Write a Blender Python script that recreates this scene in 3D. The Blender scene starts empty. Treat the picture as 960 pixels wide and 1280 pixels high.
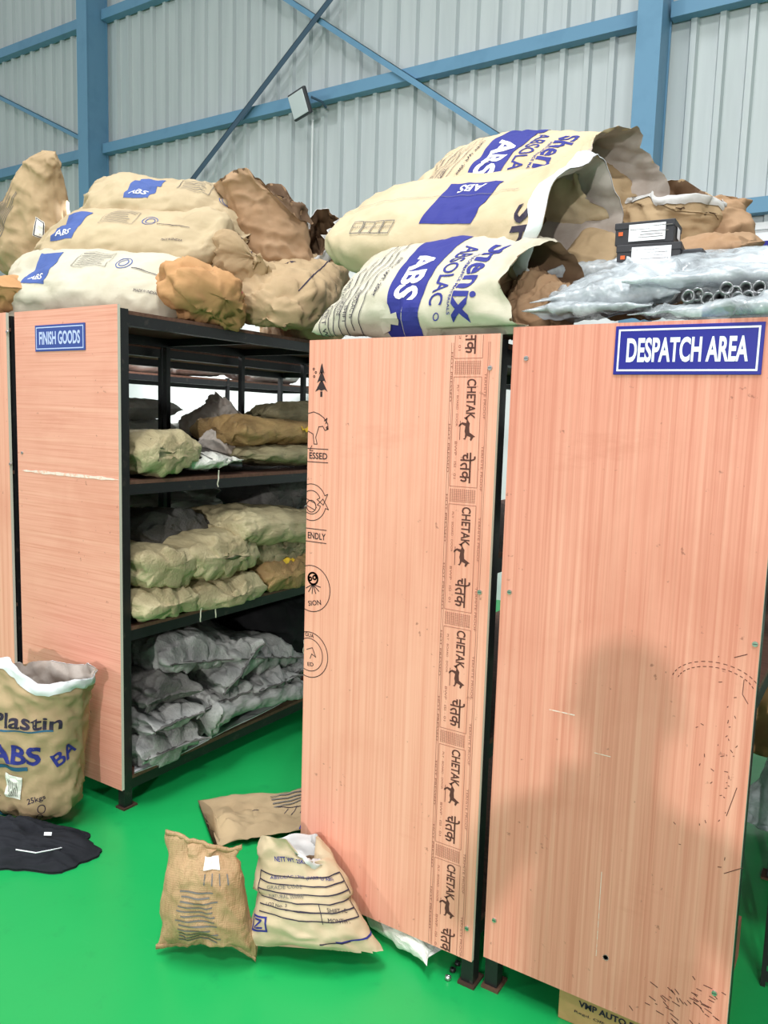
import bpy, bmesh, math, random
import numpy as np
from mathutils import Vector, Matrix, noise

# ------------------------------------------------------------------ camera
FPX, YAW, PITCH, ROLL, EYE = 979.3, -0.5648, 0.11676, -0.0300, 1.6
_fw = np.array([math.sin(YAW)*math.cos(PITCH), math.cos(YAW)*math.cos(PITCH), -math.sin(PITCH)])
_r = np.array([math.cos(YAW), -math.sin(YAW), 0.0]); _d = np.cross(_fw, _r)
_c, _s = math.cos(ROLL), math.sin(ROLL)
CAM = np.array([_c*_r+_s*_d, -_s*_r+_c*_d, _fw])
scene = bpy.context.scene
COL = scene.collection
cd = bpy.data.cameras.new('camera'); cam = bpy.data.objects.new('camera', cd); COL.objects.link(cam)
cd.sensor_fit = 'VERTICAL'; cd.sensor_height = 32.0; cd.lens = FPX/1280*32.0
cd.clip_start = 0.02; cd.clip_end = 200
m = Matrix(((CAM[0][0], -CAM[1][0], -CAM[2][0], 0), (CAM[0][1], -CAM[1][1], -CAM[2][1], 0),
            (CAM[0][2], -CAM[1][2], -CAM[2][2], EYE), (0, 0, 0, 1)))
cam.matrix_world = m
scene.camera = cam

# ------------------------------------------------------------------ light and exposure
w = bpy.data.worlds.new('world'); scene.world = w; w.use_nodes = True
bg = w.node_tree.nodes['Background']; bg.inputs[0].default_value = (0.93, 0.97, 1.0, 1); bg.inputs[1].default_value = 0.42

def area(name, loc, tgt, size, power, color=(1, 1, 1), size_y=None):
    ld = bpy.data.lights.new(name, 'AREA'); ld.energy = power; ld.color = color; ld.size = size
    ld.shape = 'RECTANGLE' if size_y else 'SQUARE'
    if size_y: ld.size_y = size_y
    o = bpy.data.objects.new(name, ld); COL.objects.link(o); o.location = loc
    o.rotation_euler = (Vector(tgt)-Vector(loc)).to_track_quat('-Z', 'Y').to_euler()
    return o
area('flood_light_right', (2.42, -8, 2.95), (-.8, 2, 1.1), 0.12, 460, (1.0, .97, .94))
area('flood_light_left', (-9.5, -8, 4.7), (-1.6, 2, 1.0), 0.8, 380, (1.0, .99, .97))
area('high_bay_lamp', (1.8, -1.6, 7.6), (-1.9, 2.3, .8), 1.0, 300, (1.0, .99, .97))
area('roof_skylight', (-2.5, 0.5, 10.0), (-2.2, 0.6, 0), 5.0, 380, (.95, .98, 1.0), 3.0).data.spread = math.radians(110)
area('shutter_door_daylight', (1.5, -9, 2.6), (-2.0, 2.5, 1.6), 5.0, 150, (.98, .99, 1.0), 4.0)
area('fill_light_behind_racks', (-6.3, 5.6, 2.3), (-6.0, 6.5, 1.3), 2.5, 22, (1, 1, 1), 0.2)  # added hidden light to brighten the white lower wall, no known lamp
area('fill_light_over_back_aisle', (-4.2, 3.6, 2.7), (-4.0, 3.7, 0), 2.0, 60, (1, 1, 1), 0.15)  # added fill above the aisle to lift the pale sacks, no known lamp
vs = scene.view_settings
scene.display_settings.display_device = 'sRGB'
vs.view_transform = 'Standard'; vs.look = 'None'; vs.gamma = 1.0; vs.use_curve_mapping = False; vs.exposure = -0.06

# ------------------------------------------------------------------ pixel -> place helpers
def _ray(u, v): return CAM.T @ np.array([(u-480)/FPX, (v-640)/FPX, 1.0])
def aty(u, v, y): d = _ray(u, v); return d*(y/d[1])+np.array([0, 0, EYE])
def atx(u, v, x): d = _ray(u, v); return d*(x/d[0])+np.array([0, 0, EYE])
def atz(u, v, z=0.0): d = _ray(u, v); return d*((z-EYE)/d[2])+np.array([0, 0, EYE])

# ------------------------------------------------------------------ materials
def lin(c):
    f = lambda x: x/12.92 if x <= .04045 else ((x+.055)/1.055)**2.4
    return tuple(f(v/255) for v in c)+(1.0,)
class Mat:
    def __init__(s, name, col, rough=.6, metal=0.0, spec=.4):
        s.m = bpy.data.materials.new(name); s.m.use_nodes = True
        s.nt = s.m.node_tree; s.b = s.nt.nodes['Principled BSDF']; s.out = s.nt.nodes['Material Output']
        s.col = lin(col); s.b.inputs['Base Color'].default_value = s.col
        s.b.inputs['Roughness'].default_value = rough; s.b.inputs['Metallic'].default_value = metal
        s.b.inputs['Specular IOR Level'].default_value = spec
        s.tc = None; s.cur = None; s.bh = None
    def n(s, t, **k):
        x = s.nt.nodes.new(t)
        for a, v in k.items(): setattr(x, a, v)
        return x
    def l(s, a, b): s.nt.links.new(a, b)
    def coord(s, scale=(1, 1, 1), rot=(0, 0, 0), kind='Object'):
        if not s.tc: s.tc = s.n('ShaderNodeTexCoord')
        mp = s.n('ShaderNodeMapping'); mp.inputs['Scale'].default_value = scale; mp.inputs['Rotation'].default_value = rot
        s.l(s.tc.outputs[kind], mp.inputs[0]); return mp.outputs[0]
    def noise(s, scale=(1, 1, 1), sc=5.0, detail=4.0, rough=.55, dist=0.0):
        x = s.n('ShaderNodeTexNoise'); x.inputs['Scale'].default_value = sc; x.inputs['Detail'].default_value = detail
        x.inputs['Roughness'].default_value = rough; x.inputs['Distortion'].default_value = dist
        s.l(s.coord(scale), x.inputs['Vector']); return x.outputs[0]
    def ridge(s, sc, detail=3.0):
        x = s.n('ShaderNodeTexNoise', noise_type='RIDGED_MULTIFRACTAL'); x.inputs['Scale'].default_value = sc; x.inputs['Detail'].default_value = detail
        x.inputs['Distortion'].default_value = .4
        s.l(s.coord(), x.inputs['Vector']); return x.outputs[0]
    def ramp(s, fac, stops):
        x = s.n('ShaderNodeValToRGB'); e = x.color_ramp.elements
        e[0].position = stops[0][0]; e[0].color = stops[0][1]; e[1].position = stops[-1][0]; e[1].color = stops[-1][1]
        for p, c in stops[1:-1]:
            k = e.new(p); k.color = c
        s.l(fac, x.inputs[0]); return x.outputs[0]
    def mask(s, fac, a, b):
        x = s.n('ShaderNodeMapRange'); x.inputs[1].default_value = a; x.inputs[2].default_value = b
        s.l(fac, x.inputs[0]); return x.outputs[0]
    def mix(s, fac, col, mode='MIX', amt=1.0):
        """blend col over the current colour"""
        x = s.n('ShaderNodeMix', data_type='RGBA', blend_type=mode)
        if amt != 1.0:
            mm = s.n('ShaderNodeMath', operation='MULTIPLY'); mm.inputs[1].default_value = amt
            s.l(fac, mm.inputs[0]); fac = mm.outputs[0]
        s.l(fac, x.inputs[0])
        if s.cur is None: x.inputs[6].default_value = s.col
        else: s.l(s.cur, x.inputs[6])
        x.inputs[7].default_value = lin(col)
        s.cur = x.outputs[2]; s.l(s.cur, s.b.inputs['Base Color']); return s
    def bump(s, h, dist=.002, strength=1.0):
        x = s.n('ShaderNodeBump'); x.inputs['Distance'].default_value = dist; x.inputs['Strength'].default_value = strength
        s.l(h, x.inputs['Height'])
        if s.bh is not None: s.l(s.bh, x.inputs['Normal'])
        s.bh = x.outputs[0]; s.l(s.bh, s.b.inputs['Normal']); return s
    def voro(s, sc=10.0, feature='F1', scale=(1, 1, 1)):
        x = s.n('ShaderNodeTexVoronoi', feature=feature); x.inputs['Scale'].default_value = sc
        s.l(s.coord(scale), x.inputs['Vector']); return x.outputs[0]

def paper(name, col, dark, dirt=.5, dirtcol=None, sc=6.0):
    M = Mat(name, col, .8, 0, .25)
    M.mix(M.mask(M.noise(sc=sc, detail=6), .38, .72), dark, amt=dirt)
    M.mix(M.mask(M.noise(sc=2.6, detail=5, dist=.6), .52, .72), dirtcol or dark, amt=dirt*.8)
    M.bump(M.ridge(5.5, 3), .022, .8)
    M.bump(M.ridge(15, 3), .009, .7)
    M.bump(M.noise(sc=60, detail=5, dist=.8), .0015, .6)
    return M.m
def woven(name, col, dark, dirt=.6):
    M = Mat(name, col, .65, 0, .35)
    M.mix(M.mask(M.noise(sc=5, detail=7), .40, .72), dark, amt=dirt)
    M.mix(M.mask(M.noise(scale=(1, 9, 9), sc=14, detail=3), .5, .75), dark, amt=.35)
    wv = M.n('ShaderNodeTexWave', wave_type='BANDS', bands_direction='X'); wv.inputs['Scale'].default_value = 55; M.l(M.coord(), wv.inputs[0])
    wy = M.n('ShaderNodeTexWave', wave_type='BANDS', bands_direction='Y'); wy.inputs['Scale'].default_value = 55; M.l(M.coord(), wy.inputs[0])
    M.bump(wv.outputs[1], .0006, .5); M.bump(wy.outputs[1], .0006, .5)
    M.bump(M.noise(scale=(1, 3, 3), sc=16, detail=5, dist=1.0), .008, .8)
    return M.m
def plain(name, col, rough=.6, metal=0.0, spec=.4): return Mat(name, col, rough, metal, spec).m

def ply(name, col, streak, stain, vertical=True, st=.55):
    M = Mat(name, col, .55, 0, .35)
    sc = (190, 190, 1.6) if vertical else (2.0, 2.0, 150)
    M.mix(M.mask(M.noise(scale=sc, sc=1.0, detail=3), .42, .70), streak, amt=.75)
    sc2 = (60, 60, .7) if vertical else (.8, .8, 55)
    M.mix(M.mask(M.noise(scale=sc2, sc=1.0, detail=4), .5, .75), (246, 190, 168), amt=.4)
    M.mix(M.mask(M.noise(sc=2.2, detail=6, dist=.5), .50, .78), stain, amt=st)
    M.mix(M.mask(M.noise(scale=(1, 1, 3.5), sc=1.6, detail=8, rough=.7), .60, .74), stain, amt=st*.7)
    sp = M.mask(M.noise(sc=38, detail=3), .70, .76); M.mix(sp, (110, 60, 48), amt=.55)
    M.bump(M.noise(scale=sc, sc=1.0, detail=3), .0006, .5)
    return M.m

MT = {}
MT['ply_v'] = ply('plywood_red', (226, 152, 132), (204, 122, 102), (188, 108, 86), True, .45)
MT['ply_b'] = ply('plywood_pink', (234, 166, 144), (218, 140, 118), (204, 122, 100), True, .4)
MT['ply_h'] = ply('plywood_rose', (232, 164, 144), (212, 136, 114), (200, 120, 98), False, .4)
MT['ply_edge'] = Mat('plywood_edge', (214, 206, 194), .7).mix(Mat, (0, 0, 0)).m if False else plain('plywood_edge', (214, 206, 194), .75)
def mk_board():
    M = Mat('shelf_board_brown', (112, 78, 64), .7)
    M.mix(M.mask(M.noise(scale=(3, 60, 60), sc=1, detail=4), .4, .7), (78, 52, 44), amt=.7)
    return M.m
MT['board'] = mk_board()
def mk_black():
    M = Mat('black_steel_paint', (26, 25, 28), .42, 0, .5)
    M.mix(M.mask(M.noise(sc=30, detail=6), .60, .72), (70, 62, 58), amt=.6)
    M.bump(M.noise(sc=60, detail=3), .0006, .5)
    return M.m
MT['black'] = mk_black()
MT['rust'] = paper('rusty_steel', (96, 70, 54), (50, 38, 34), .7)
def mk_floor():
    M = Mat('green_epoxy', (24, 160, 82), .30, 0, .5)
    M.mix(M.mask(M.noise(sc=.9, detail=6, dist=.4), .45, .75), (16, 150, 76), amt=.6)
    M.mix(M.mask(M.noise(sc=9, detail=7, rough=.7), .58, .75), (16, 130, 70), amt=.5)
    M.mix(M.mask(M.noise(sc=70, detail=3), .72, .76), (60, 130, 80), amt=.5)
    M.mix(M.mask(M.noise(scale=(1, 8, 1), sc=3.0, detail=6), .66, .74), (60, 176, 104), amt=.35)
    r = M.n('ShaderNodeMapRange'); r.inputs[3].default_value = .22; r.inputs[4].default_value = .45
    M.l(M.noise(sc=3, detail=5), r.inputs[0]); M.l(r.outputs[0], M.b.inputs['Roughness'])
    M.bump(M.noise(sc=14, detail=4), .0012, .5)
    return M.m
MT['floor'] = mk_floor()
def mk_sheet():
    M = Mat('galvalume_sheet', (192, 200, 201), .5, .1, .5)
    M.mix(M.mask(M.noise(scale=(6, 6, .5), sc=1.5, detail=5), .4, .75), (172, 181, 183), amt=.6)
    return M.m
MT['sheet'] = mk_sheet()
MT['blue_steel'] = Mat('blue_steel_paint', (104, 148, 178), .5, 0, .4)
MT['blue_steel'] = MT['blue_steel'].mix(MT['blue_steel'].mask(MT['blue_steel'].noise(sc=4, detail=6), .5, .75), (84, 128, 158), amt=.5).m
MT['dark_blue_steel'] = plain('dark_blue_steel', (62, 86, 104), .5)
MT['white_wall'] = Mat('white_plaster', (232, 234, 234), .8)
MT['white_wall'] = MT['white_wall'].mix(MT['white_wall'].mask(MT['white_wall'].noise(sc=2, detail=5), .5, .8), (214, 218, 220), amt=.5).m
MT['kraft'] = paper('kraft_cream', (198, 180, 150), (174, 152, 116), .45, (172, 150, 116))
MT['kraft_pale'] = paper('kraft_pale', (194, 188, 170), (170, 160, 132), .45, (160, 148, 122))
MT['kraft_grey'] = paper('kraft_greyed', (186, 168, 136), (156, 138, 108), .5, (150, 132, 104))
MT['kraft_brown'] = paper('kraft_brown', (164, 134, 104), (150, 114, 80), .55, (128, 96, 70))
MT['kraft_tan'] = paper('kraft_tan', (176, 152, 118), (144, 120, 90), .5, (140, 116, 86))
MT['kraft_orange'] = paper('kraft_orange', (184, 142, 98), (178, 130, 84), .5, (160, 112, 74))
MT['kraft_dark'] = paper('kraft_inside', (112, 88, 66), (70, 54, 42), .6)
MT['liner'] = paper('silver_liner', (206, 206, 204), (160, 156, 150), .5)
MT['liner_white'] = paper('white_liner', (212, 214, 216), (200, 200, 200), .3)
MT['liner_dirty'] = paper('dirty_liner', (190, 182, 174), (130, 112, 98), .7, (110, 92, 80))
MT['burlap'] = woven('burlap', (180, 148, 110), (140, 104, 70), .6)
MT['wov_tan'] = woven('woven_tan', (196, 184, 146), (146, 130, 96), .7)
MT['wov_brown'] = woven('woven_brown', (176, 146, 98), (120, 92, 58), .7)
MT['wov_olive'] = woven('woven_olive', (164, 154, 120), (112, 102, 76), .7)
MT['wov_grey'] = woven('woven_grey', (176, 176, 172), (96, 96, 96), .8)
MT['wov_white'] = woven('woven_white', (236, 236, 228), (204, 202, 192), .4)
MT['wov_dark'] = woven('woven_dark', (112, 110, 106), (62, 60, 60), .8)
MT['black_cloth'] = paper('black_cloth', (30, 32, 38), (16, 17, 22), .5)
MT['black_bag'] = paper('black_polythene', (24, 24, 26), (14, 14, 16), .5)
MT['black_film'] = plain('black_film', (24, 24, 26), .35)
MT['ink'] = plain('ink_dark', (52, 46, 62), .75, 0, .2)
MT['ink_grey'] = plain('ink_grey', (112, 108, 104), .8, 0, .2)
MT['ink_blue'] = plain('ink_blue', (48, 52, 128), .7, 0, .2)
MT['ink_lightblue'] = plain('ink_faded_blue', (72, 92, 150), .7, 0, .2)
MT['ink_white'] = plain('ink_white', (232, 230, 222), .7, 0, .2)
MT['ink_pink'] = plain('ink_pink', (214, 92, 112), .7, 0, .2)
MT['ink_teal'] = plain('ink_teal', (44, 92, 120), .7, 0, .2)
MT['ink_wood'] = plain('ink_on_plywood', (90, 56, 50), .75, 0, .2)
MT['ink_wood_faint'] = plain('ink_faint_on_plywood', (158, 100, 84), .75, 0, .2)
MT['ink_black'] = plain('ink_black', (58, 46, 48), .75, 0, .2)
MT['sign_blue'] = plain('sign_navy', (38, 40, 142), .3, 0, .5)
MT['sign_blue_soft'] = plain('sign_blue', (52, 74, 150), .3, 0, .5)
MT['sign_white'] = plain('sign_white', (240, 242, 246), .35, 0, .5)
MT['sign_lilac'] = plain('sign_lilac', (190, 200, 240), .35, 0, .5)
MT['steel'] = plain('bright_steel', (196, 198, 196), .28, .9)
MT['pipe'] = plain('pipe_fitting', (120, 122, 124), .3, .7)
MT['white_plastic'] = plain('white_plastic', (226, 230, 230), .4)
MT['lamp_glass'] = plain('flood_lamp_glass', (222, 228, 232), .2, 0, .6)
MT['dark_grey'] = plain('dark_grey_plastic', (58, 60, 64), .5)
MT['carton_black'] = plain('carton_black', (46, 46, 50), .55)
MT['carton'] = paper('carton_brown', (196, 152, 104), (166, 122, 80), .4)
MT['yellow'] = plain('yellow_tag', (224, 186, 52), .6)
MT['orange'] = plain('orange_mark', (214, 96, 44), .6)
MT['thread'] = plain('thread', (206, 202, 184), .8)
MT['red_paint'] = plain('red_brown_board', (178, 104, 88), .6)
MT['masking'] = Mat('masking_tape', (236, 214, 204), .7)
MT['masking'] = MT['masking'].mix(MT['masking'].mask(MT['masking'].noise(sc=60, detail=4), .5, .6), (238, 176, 152), amt=.8).m
def mk_film(name, col, a0, a1, rough=.18):
    M = Mat(name, col, rough, 0, .6)
    r = M.n('ShaderNodeMapRange'); r.inputs[1].default_value = .35; r.inputs[2].default_value = .65
    r.inputs[3].default_value = a0; r.inputs[4].default_value = a1
    M.l(M.noise(sc=12, detail=5, dist=.8), r.inputs[0]); M.l(r.outputs[0], M.b.inputs['Alpha'])
    M.bump(M.noise(sc=30, detail=4, dist=1.5), .004, .8)
    return M.m
MT['film'] = mk_film('clear_film', (196, 204, 208), .42, .9)
MT['film_thin'] = mk_film('thin_clear_film', (200, 208, 212), .28, .7)

# ------------------------------------------------------------------ object helpers
def link(name, verts, faces, mats, parent=None, midx=None, smooth=False):
    me = bpy.data.meshes.new(name); me.from_pydata([tuple(map(float, v)) for v in verts], [], [tuple(map(int, f)) for f in faces])
    for k in (mats if isinstance(mats, (list, tuple)) else [mats]): me.materials.append(MT[k])
    if midx is not None: me.polygons.foreach_set('material_index', np.array(midx, dtype=np.int32))
    if smooth: me.polygons.foreach_set('use_smooth', np.ones(len(me.polygons), dtype=bool))
    me.update()
    o = bpy.data.objects.new(name, me); COL.objects.link(o)
    if parent is not None: o.parent = parent
    return o
def tag(o, label, cat=None, group=None):
    o['label'] = label
    if cat: o['category'] = cat
    if group: o['group'] = group
    return o
def struct(o): o['kind'] = 'structure'; return o
def empty(name, loc, label, cat, group=None, rz=0):
    o = bpy.data.objects.new(name, None); COL.objects.link(o); o.location = tuple(loc); o.rotation_euler = (0, 0, rz)
    o.empty_display_size = .1
    return tag(o, label, cat, group)
class MB:
    def __init__(s): s.v = []; s.f = []; s.m = []
    def add(s, vs, fs, mi=0):
        b = len(s.v); s.v += [tuple(x) for x in vs]; s.f += [tuple(b+i for i in f) for f in fs]; s.m += [mi]*len(fs); return s
    def box(s, a, b, mi=0, bev=0.0):
        x0, y0, z0 = a; x1, y1, z1 = b
        if bev <= 0:
            s.add([(x0, y0, z0), (x1, y0, z0), (x1, y1, z0), (x0, y1, z0), (x0, y0, z1), (x1, y0, z1), (x1, y1, z1), (x0, y1, z1)],
                  [(0, 3, 2, 1), (4, 5, 6, 7), (0, 1, 5, 4), (1, 2, 6, 5), (2, 3, 7, 6), (3, 0, 4, 7)], mi)
        else:
            bm = bmesh.new(); bmesh.ops.create_cube(bm, size=1)
            for v in bm.verts: v.co = Vector(((x0+x1)/2+v.co.x*(x1-x0), (y0+y1)/2+v.co.y*(y1-y0), (z0+z1)/2+v.co.z*(z1-z0)))
            bmesh.ops.bevel(bm, geom=bm.edges[:], offset=bev, segments=2, affect='EDGES', profile=.5)
            s.bm(bm, mi)
        return s
    def bm(s, bm, mi=0):
        bm.verts.index_update(); s.add([v.co[:] for v in bm.verts], [[v.index for v in f.verts] for f in bm.faces], mi); bm.free(); return s
    def tube(s, pts, r, n=8, mi=0, cap=True):
        pts = [Vector(p) for p in pts]; rings = []
        rr = r if isinstance(r, (list, tuple)) else [r]*len(pts)
        ref = None
        for i, p in enumerate(pts):
            t = (pts[min(i+1, len(pts)-1)]-pts[max(i-1, 0)]).normalized()
            if ref is None: ref = Vector((0, 0, 1)) if abs(t.z) < .9 else Vector((1, 0, 0))
            a = t.cross(ref).normalized(); b = t.cross(a); ref = -b if False else ref
            rings.append([p+rr[i]*(math.cos(k/n*2*math.pi)*a+math.sin(k/n*2*math.pi)*b) for k in range(n)])
        vs = [v for r_ in rings for v in r_]; fs = []
        for i in range(len(rings)-1):
            for k in range(n): fs.append((i*n+k, i*n+(k+1) % n, (i+1)*n+(k+1) % n, (i+1)*n+k))
        if cap: fs += [tuple(range(n))[::-1], tuple((len(rings)-1)*n+k for k in range(n))]
        return s.add(vs, fs, mi)
    def ringtube(s, c, axis, r0, r1, L, n=20, mi=0):
        """hollow pipe piece"""
        ax = Vector(axis).normalized(); ref = Vector((0, 0, 1)) if abs(ax.z) < .9 else Vector((1, 0, 0))
        a = ax.cross(ref).normalized(); b = ax.cross(a); c = Vector(c); vs = []
        for (r, t) in ((r1, -L/2), (r1, L/2), (r0, L/2), (r0, -L/2)):
            vs += [c+ax*t+r*(math.cos(k/n*2*math.pi)*a+math.sin(k/n*2*math.pi)*b) for k in range(n)]
        fs = []
        for i in range(4):
            j = (i+1) % 4
            for k in range(n): fs.append((i*n+k, i*n+(k+1) % n, j*n+(k+1) % n, j*n+k))
        return s.add(vs, fs, mi)
    def build(s, name, mats, parent=None, smooth=False): return link(name, s.v, s.f, mats, parent, s.m, smooth)

# ---- flat drawings (lettering, printed marks): polygons in 2-D metres, laid on a plane or on a sack
class Draw:
    def __init__(s): s.v = []; s.f = []; s.m = []
    def add(s, vs, fs, mi=0):
        b = len(s.v); s.v += [(float(x), float(y)) for x, y in vs]; s.f += [tuple(b+i for i in f) for f in fs]; s.m += [mi]*len(fs)
    def rect(s, cx, cy, w, h, mi=0): s.add([(cx-w/2, cy-h/2), (cx+w/2, cy-h/2), (cx+w/2, cy+h/2), (cx-w/2, cy+h/2)], [(0, 1, 2, 3)], mi)
    def frame(s, cx, cy, w, h, t, mi=0):
        s.rect(cx, cy+h/2-t/2, w, t, mi); s.rect(cx, cy-h/2+t/2, w, t, mi); s.rect(cx-w/2+t/2, cy, t, h-2*t, mi); s.rect(cx+w/2-t/2, cy, t, h-2*t, mi)
    def poly(s, pts, mi=0):
        bm = bmesh.new(); vs = [bm.verts.new((x, y, 0)) for x, y in pts]
        f = bm.faces.new(vs); bmesh.ops.triangulate(bm, faces=[f]); bm.verts.index_update()
        s.add([(v.co.x, v.co.y) for v in bm.verts], [[v.index for v in f.verts] for f in bm.faces], mi); bm.free()
    def stroke(s, pts, wd, mi=0, closed=False):
        pts = [np.array(p, float) for p in pts]
        if closed: pts = pts+[pts[0]]
        for a, b in zip(pts[:-1], pts[1:]):
            d = b-a; L = np.linalg.norm(d)
            if L < 1e-9: continue
            n = np.array([-d[1], d[0]])/L*wd/2; e = d/L*wd*.25
            s.add([a-e-n, b+e-n, b+e+n, a-e+n], [(0, 1, 2, 3)], mi)
    def circle(s, cx, cy, r, wd, mi=0, a0=0, a1=360, n=40, ry=None):
        ry = ry or r
        s.stroke([(cx+r*math.cos(math.radians(a0+(a1-a0)*i/n)), cy+ry*math.sin(math.radians(a0+(a1-a0)*i/n))) for i in range(n+1)], wd, mi)
    def text(s, txt, cx, cy, w, h, rot=0, mi=0, bold=0.0, res=3):
        cu = bpy.data.curves.new('t', 'FONT'); cu.body = txt; cu.size = 1; cu.offset = bold; cu.resolution_u = res; cu.fill_mode = 'FRONT'
        o = bpy.data.objects.new('t', cu); COL.objects.link(o)
        dg = bpy.context.evaluated_depsgraph_get(); me = o.evaluated_get(dg).to_mesh()
        vs = np.array([v.co[:2] for v in me.vertices]); fs = [tuple(p.vertices) for p in me.polygons]
        o.evaluated_get(dg).to_mesh_clear(); bpy.data.objects.remove(o); bpy.data.curves.remove(cu)
        if len(vs) == 0: return
        lo, hi = vs.min(0), vs.max(0); ext = np.maximum(hi-lo, 1e-6)
        sy = h/ext[1]; sx = (w/ext[0]) if w else sy
        p = (vs-(lo+hi)/2)*[sx, sy]; c, q = math.cos(math.radians(rot)), math.sin(math.radians(rot))
        p = np.stack([p[:, 0]*c-p[:, 1]*q+cx, p[:, 0]*q+p[:, 1]*c+cy], 1)
        s.add(p, fs, mi)
    def cut(s, step=None, clipx=None):
        """cut along a grid so that the drawing can follow a curved surface"""
        out = Draw()
        for mi in sorted(set(s.m)):
            bm = bmesh.new(); vs = [bm.verts.new((x, y, 0)) for x, y in s.v]
            for f, k in zip(s.f, s.m):
                if k == mi:
                    try: bm.faces.new([vs[i] for i in f])
                    except ValueError: pass
            bmesh.ops.delete(bm, geom=[v for v in bm.verts if not v.link_faces], context='VERTS')
            def bis(co, no, **k): bmesh.ops.bisect_plane(bm, geom=bm.verts[:]+bm.edges[:]+bm.faces[:], dist=1e-7, plane_co=co, plane_no=no, **k)
            if clipx is not None: bis((clipx, 0, 0), (1, 0, 0), clear_inner=True)
            if step and bm.verts:
                for ax in (0, 1):
                    a = min(v.co[ax] for v in bm.verts); b = max(v.co[ax] for v in bm.verts)
                    k = math.floor(a/step)+1
                    while k*step < b:
                        co = [0, 0, 0]; no = [0, 0, 0]; co[ax] = k*step; no[ax] = 1; bis(co, no); k += 1
            bm.verts.index_update()
            out.add([(v.co.x, v.co.y) for v in bm.verts], [[v.index for v in f.verts] for f in bm.faces], mi); bm.free()
        return out
    def plane(s, name, mats, origin, ux, uy, parent=None):
        o = np.array(origin, float); ux = np.array(ux, float); uy = np.array(uy, float)
        return link(name, [o+x*ux+y*uy for x, y in s.v], s.f, mats, parent, s.m)

# ------------------------------------------------------------------ sacks
GT = 'filled paper sacks on top of the left racks'
GB = 'printed paper sacks lying on the right racks'
GO = 'brown open sacks behind the right pile'
GP = 'clear plastic bags on top of the right rack'
G3 = 'woven sacks on the upper shelf'; G2 = 'woven sacks on the middle shelf'; G1 = 'grey woven sacks on the bottom shelf'
def endprof(s, kind):
    s = np.clip(np.abs(s), 0, 1)
    if kind == 'seam':  return (1-s**2.6)**.62, np.ones_like(s)-.10*(1-s**3)
    if kind == 'fat':   return (1-s**7)**.55, (1-s**16)**.3*(1-.05*(1-s**2))
    if kind == 'round': return (1-s**3.2)**.5, (1-s**7)**.5
    if kind == 'block': return (1-s**9)**.5*(1-.16*s**2), (1-s**14)**.5
    if kind == 'open':  return 1-.18*s**2, np.ones_like(s)
    if kind == 'flare': return 1+.10*s**3, 1+.04*s**3
    if kind == 'gape':  return 1+.30*s**4, 1-.10*s**4
    if kind == 'neck':  return 1-.62*s**2, 1-.55*s**2
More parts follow.
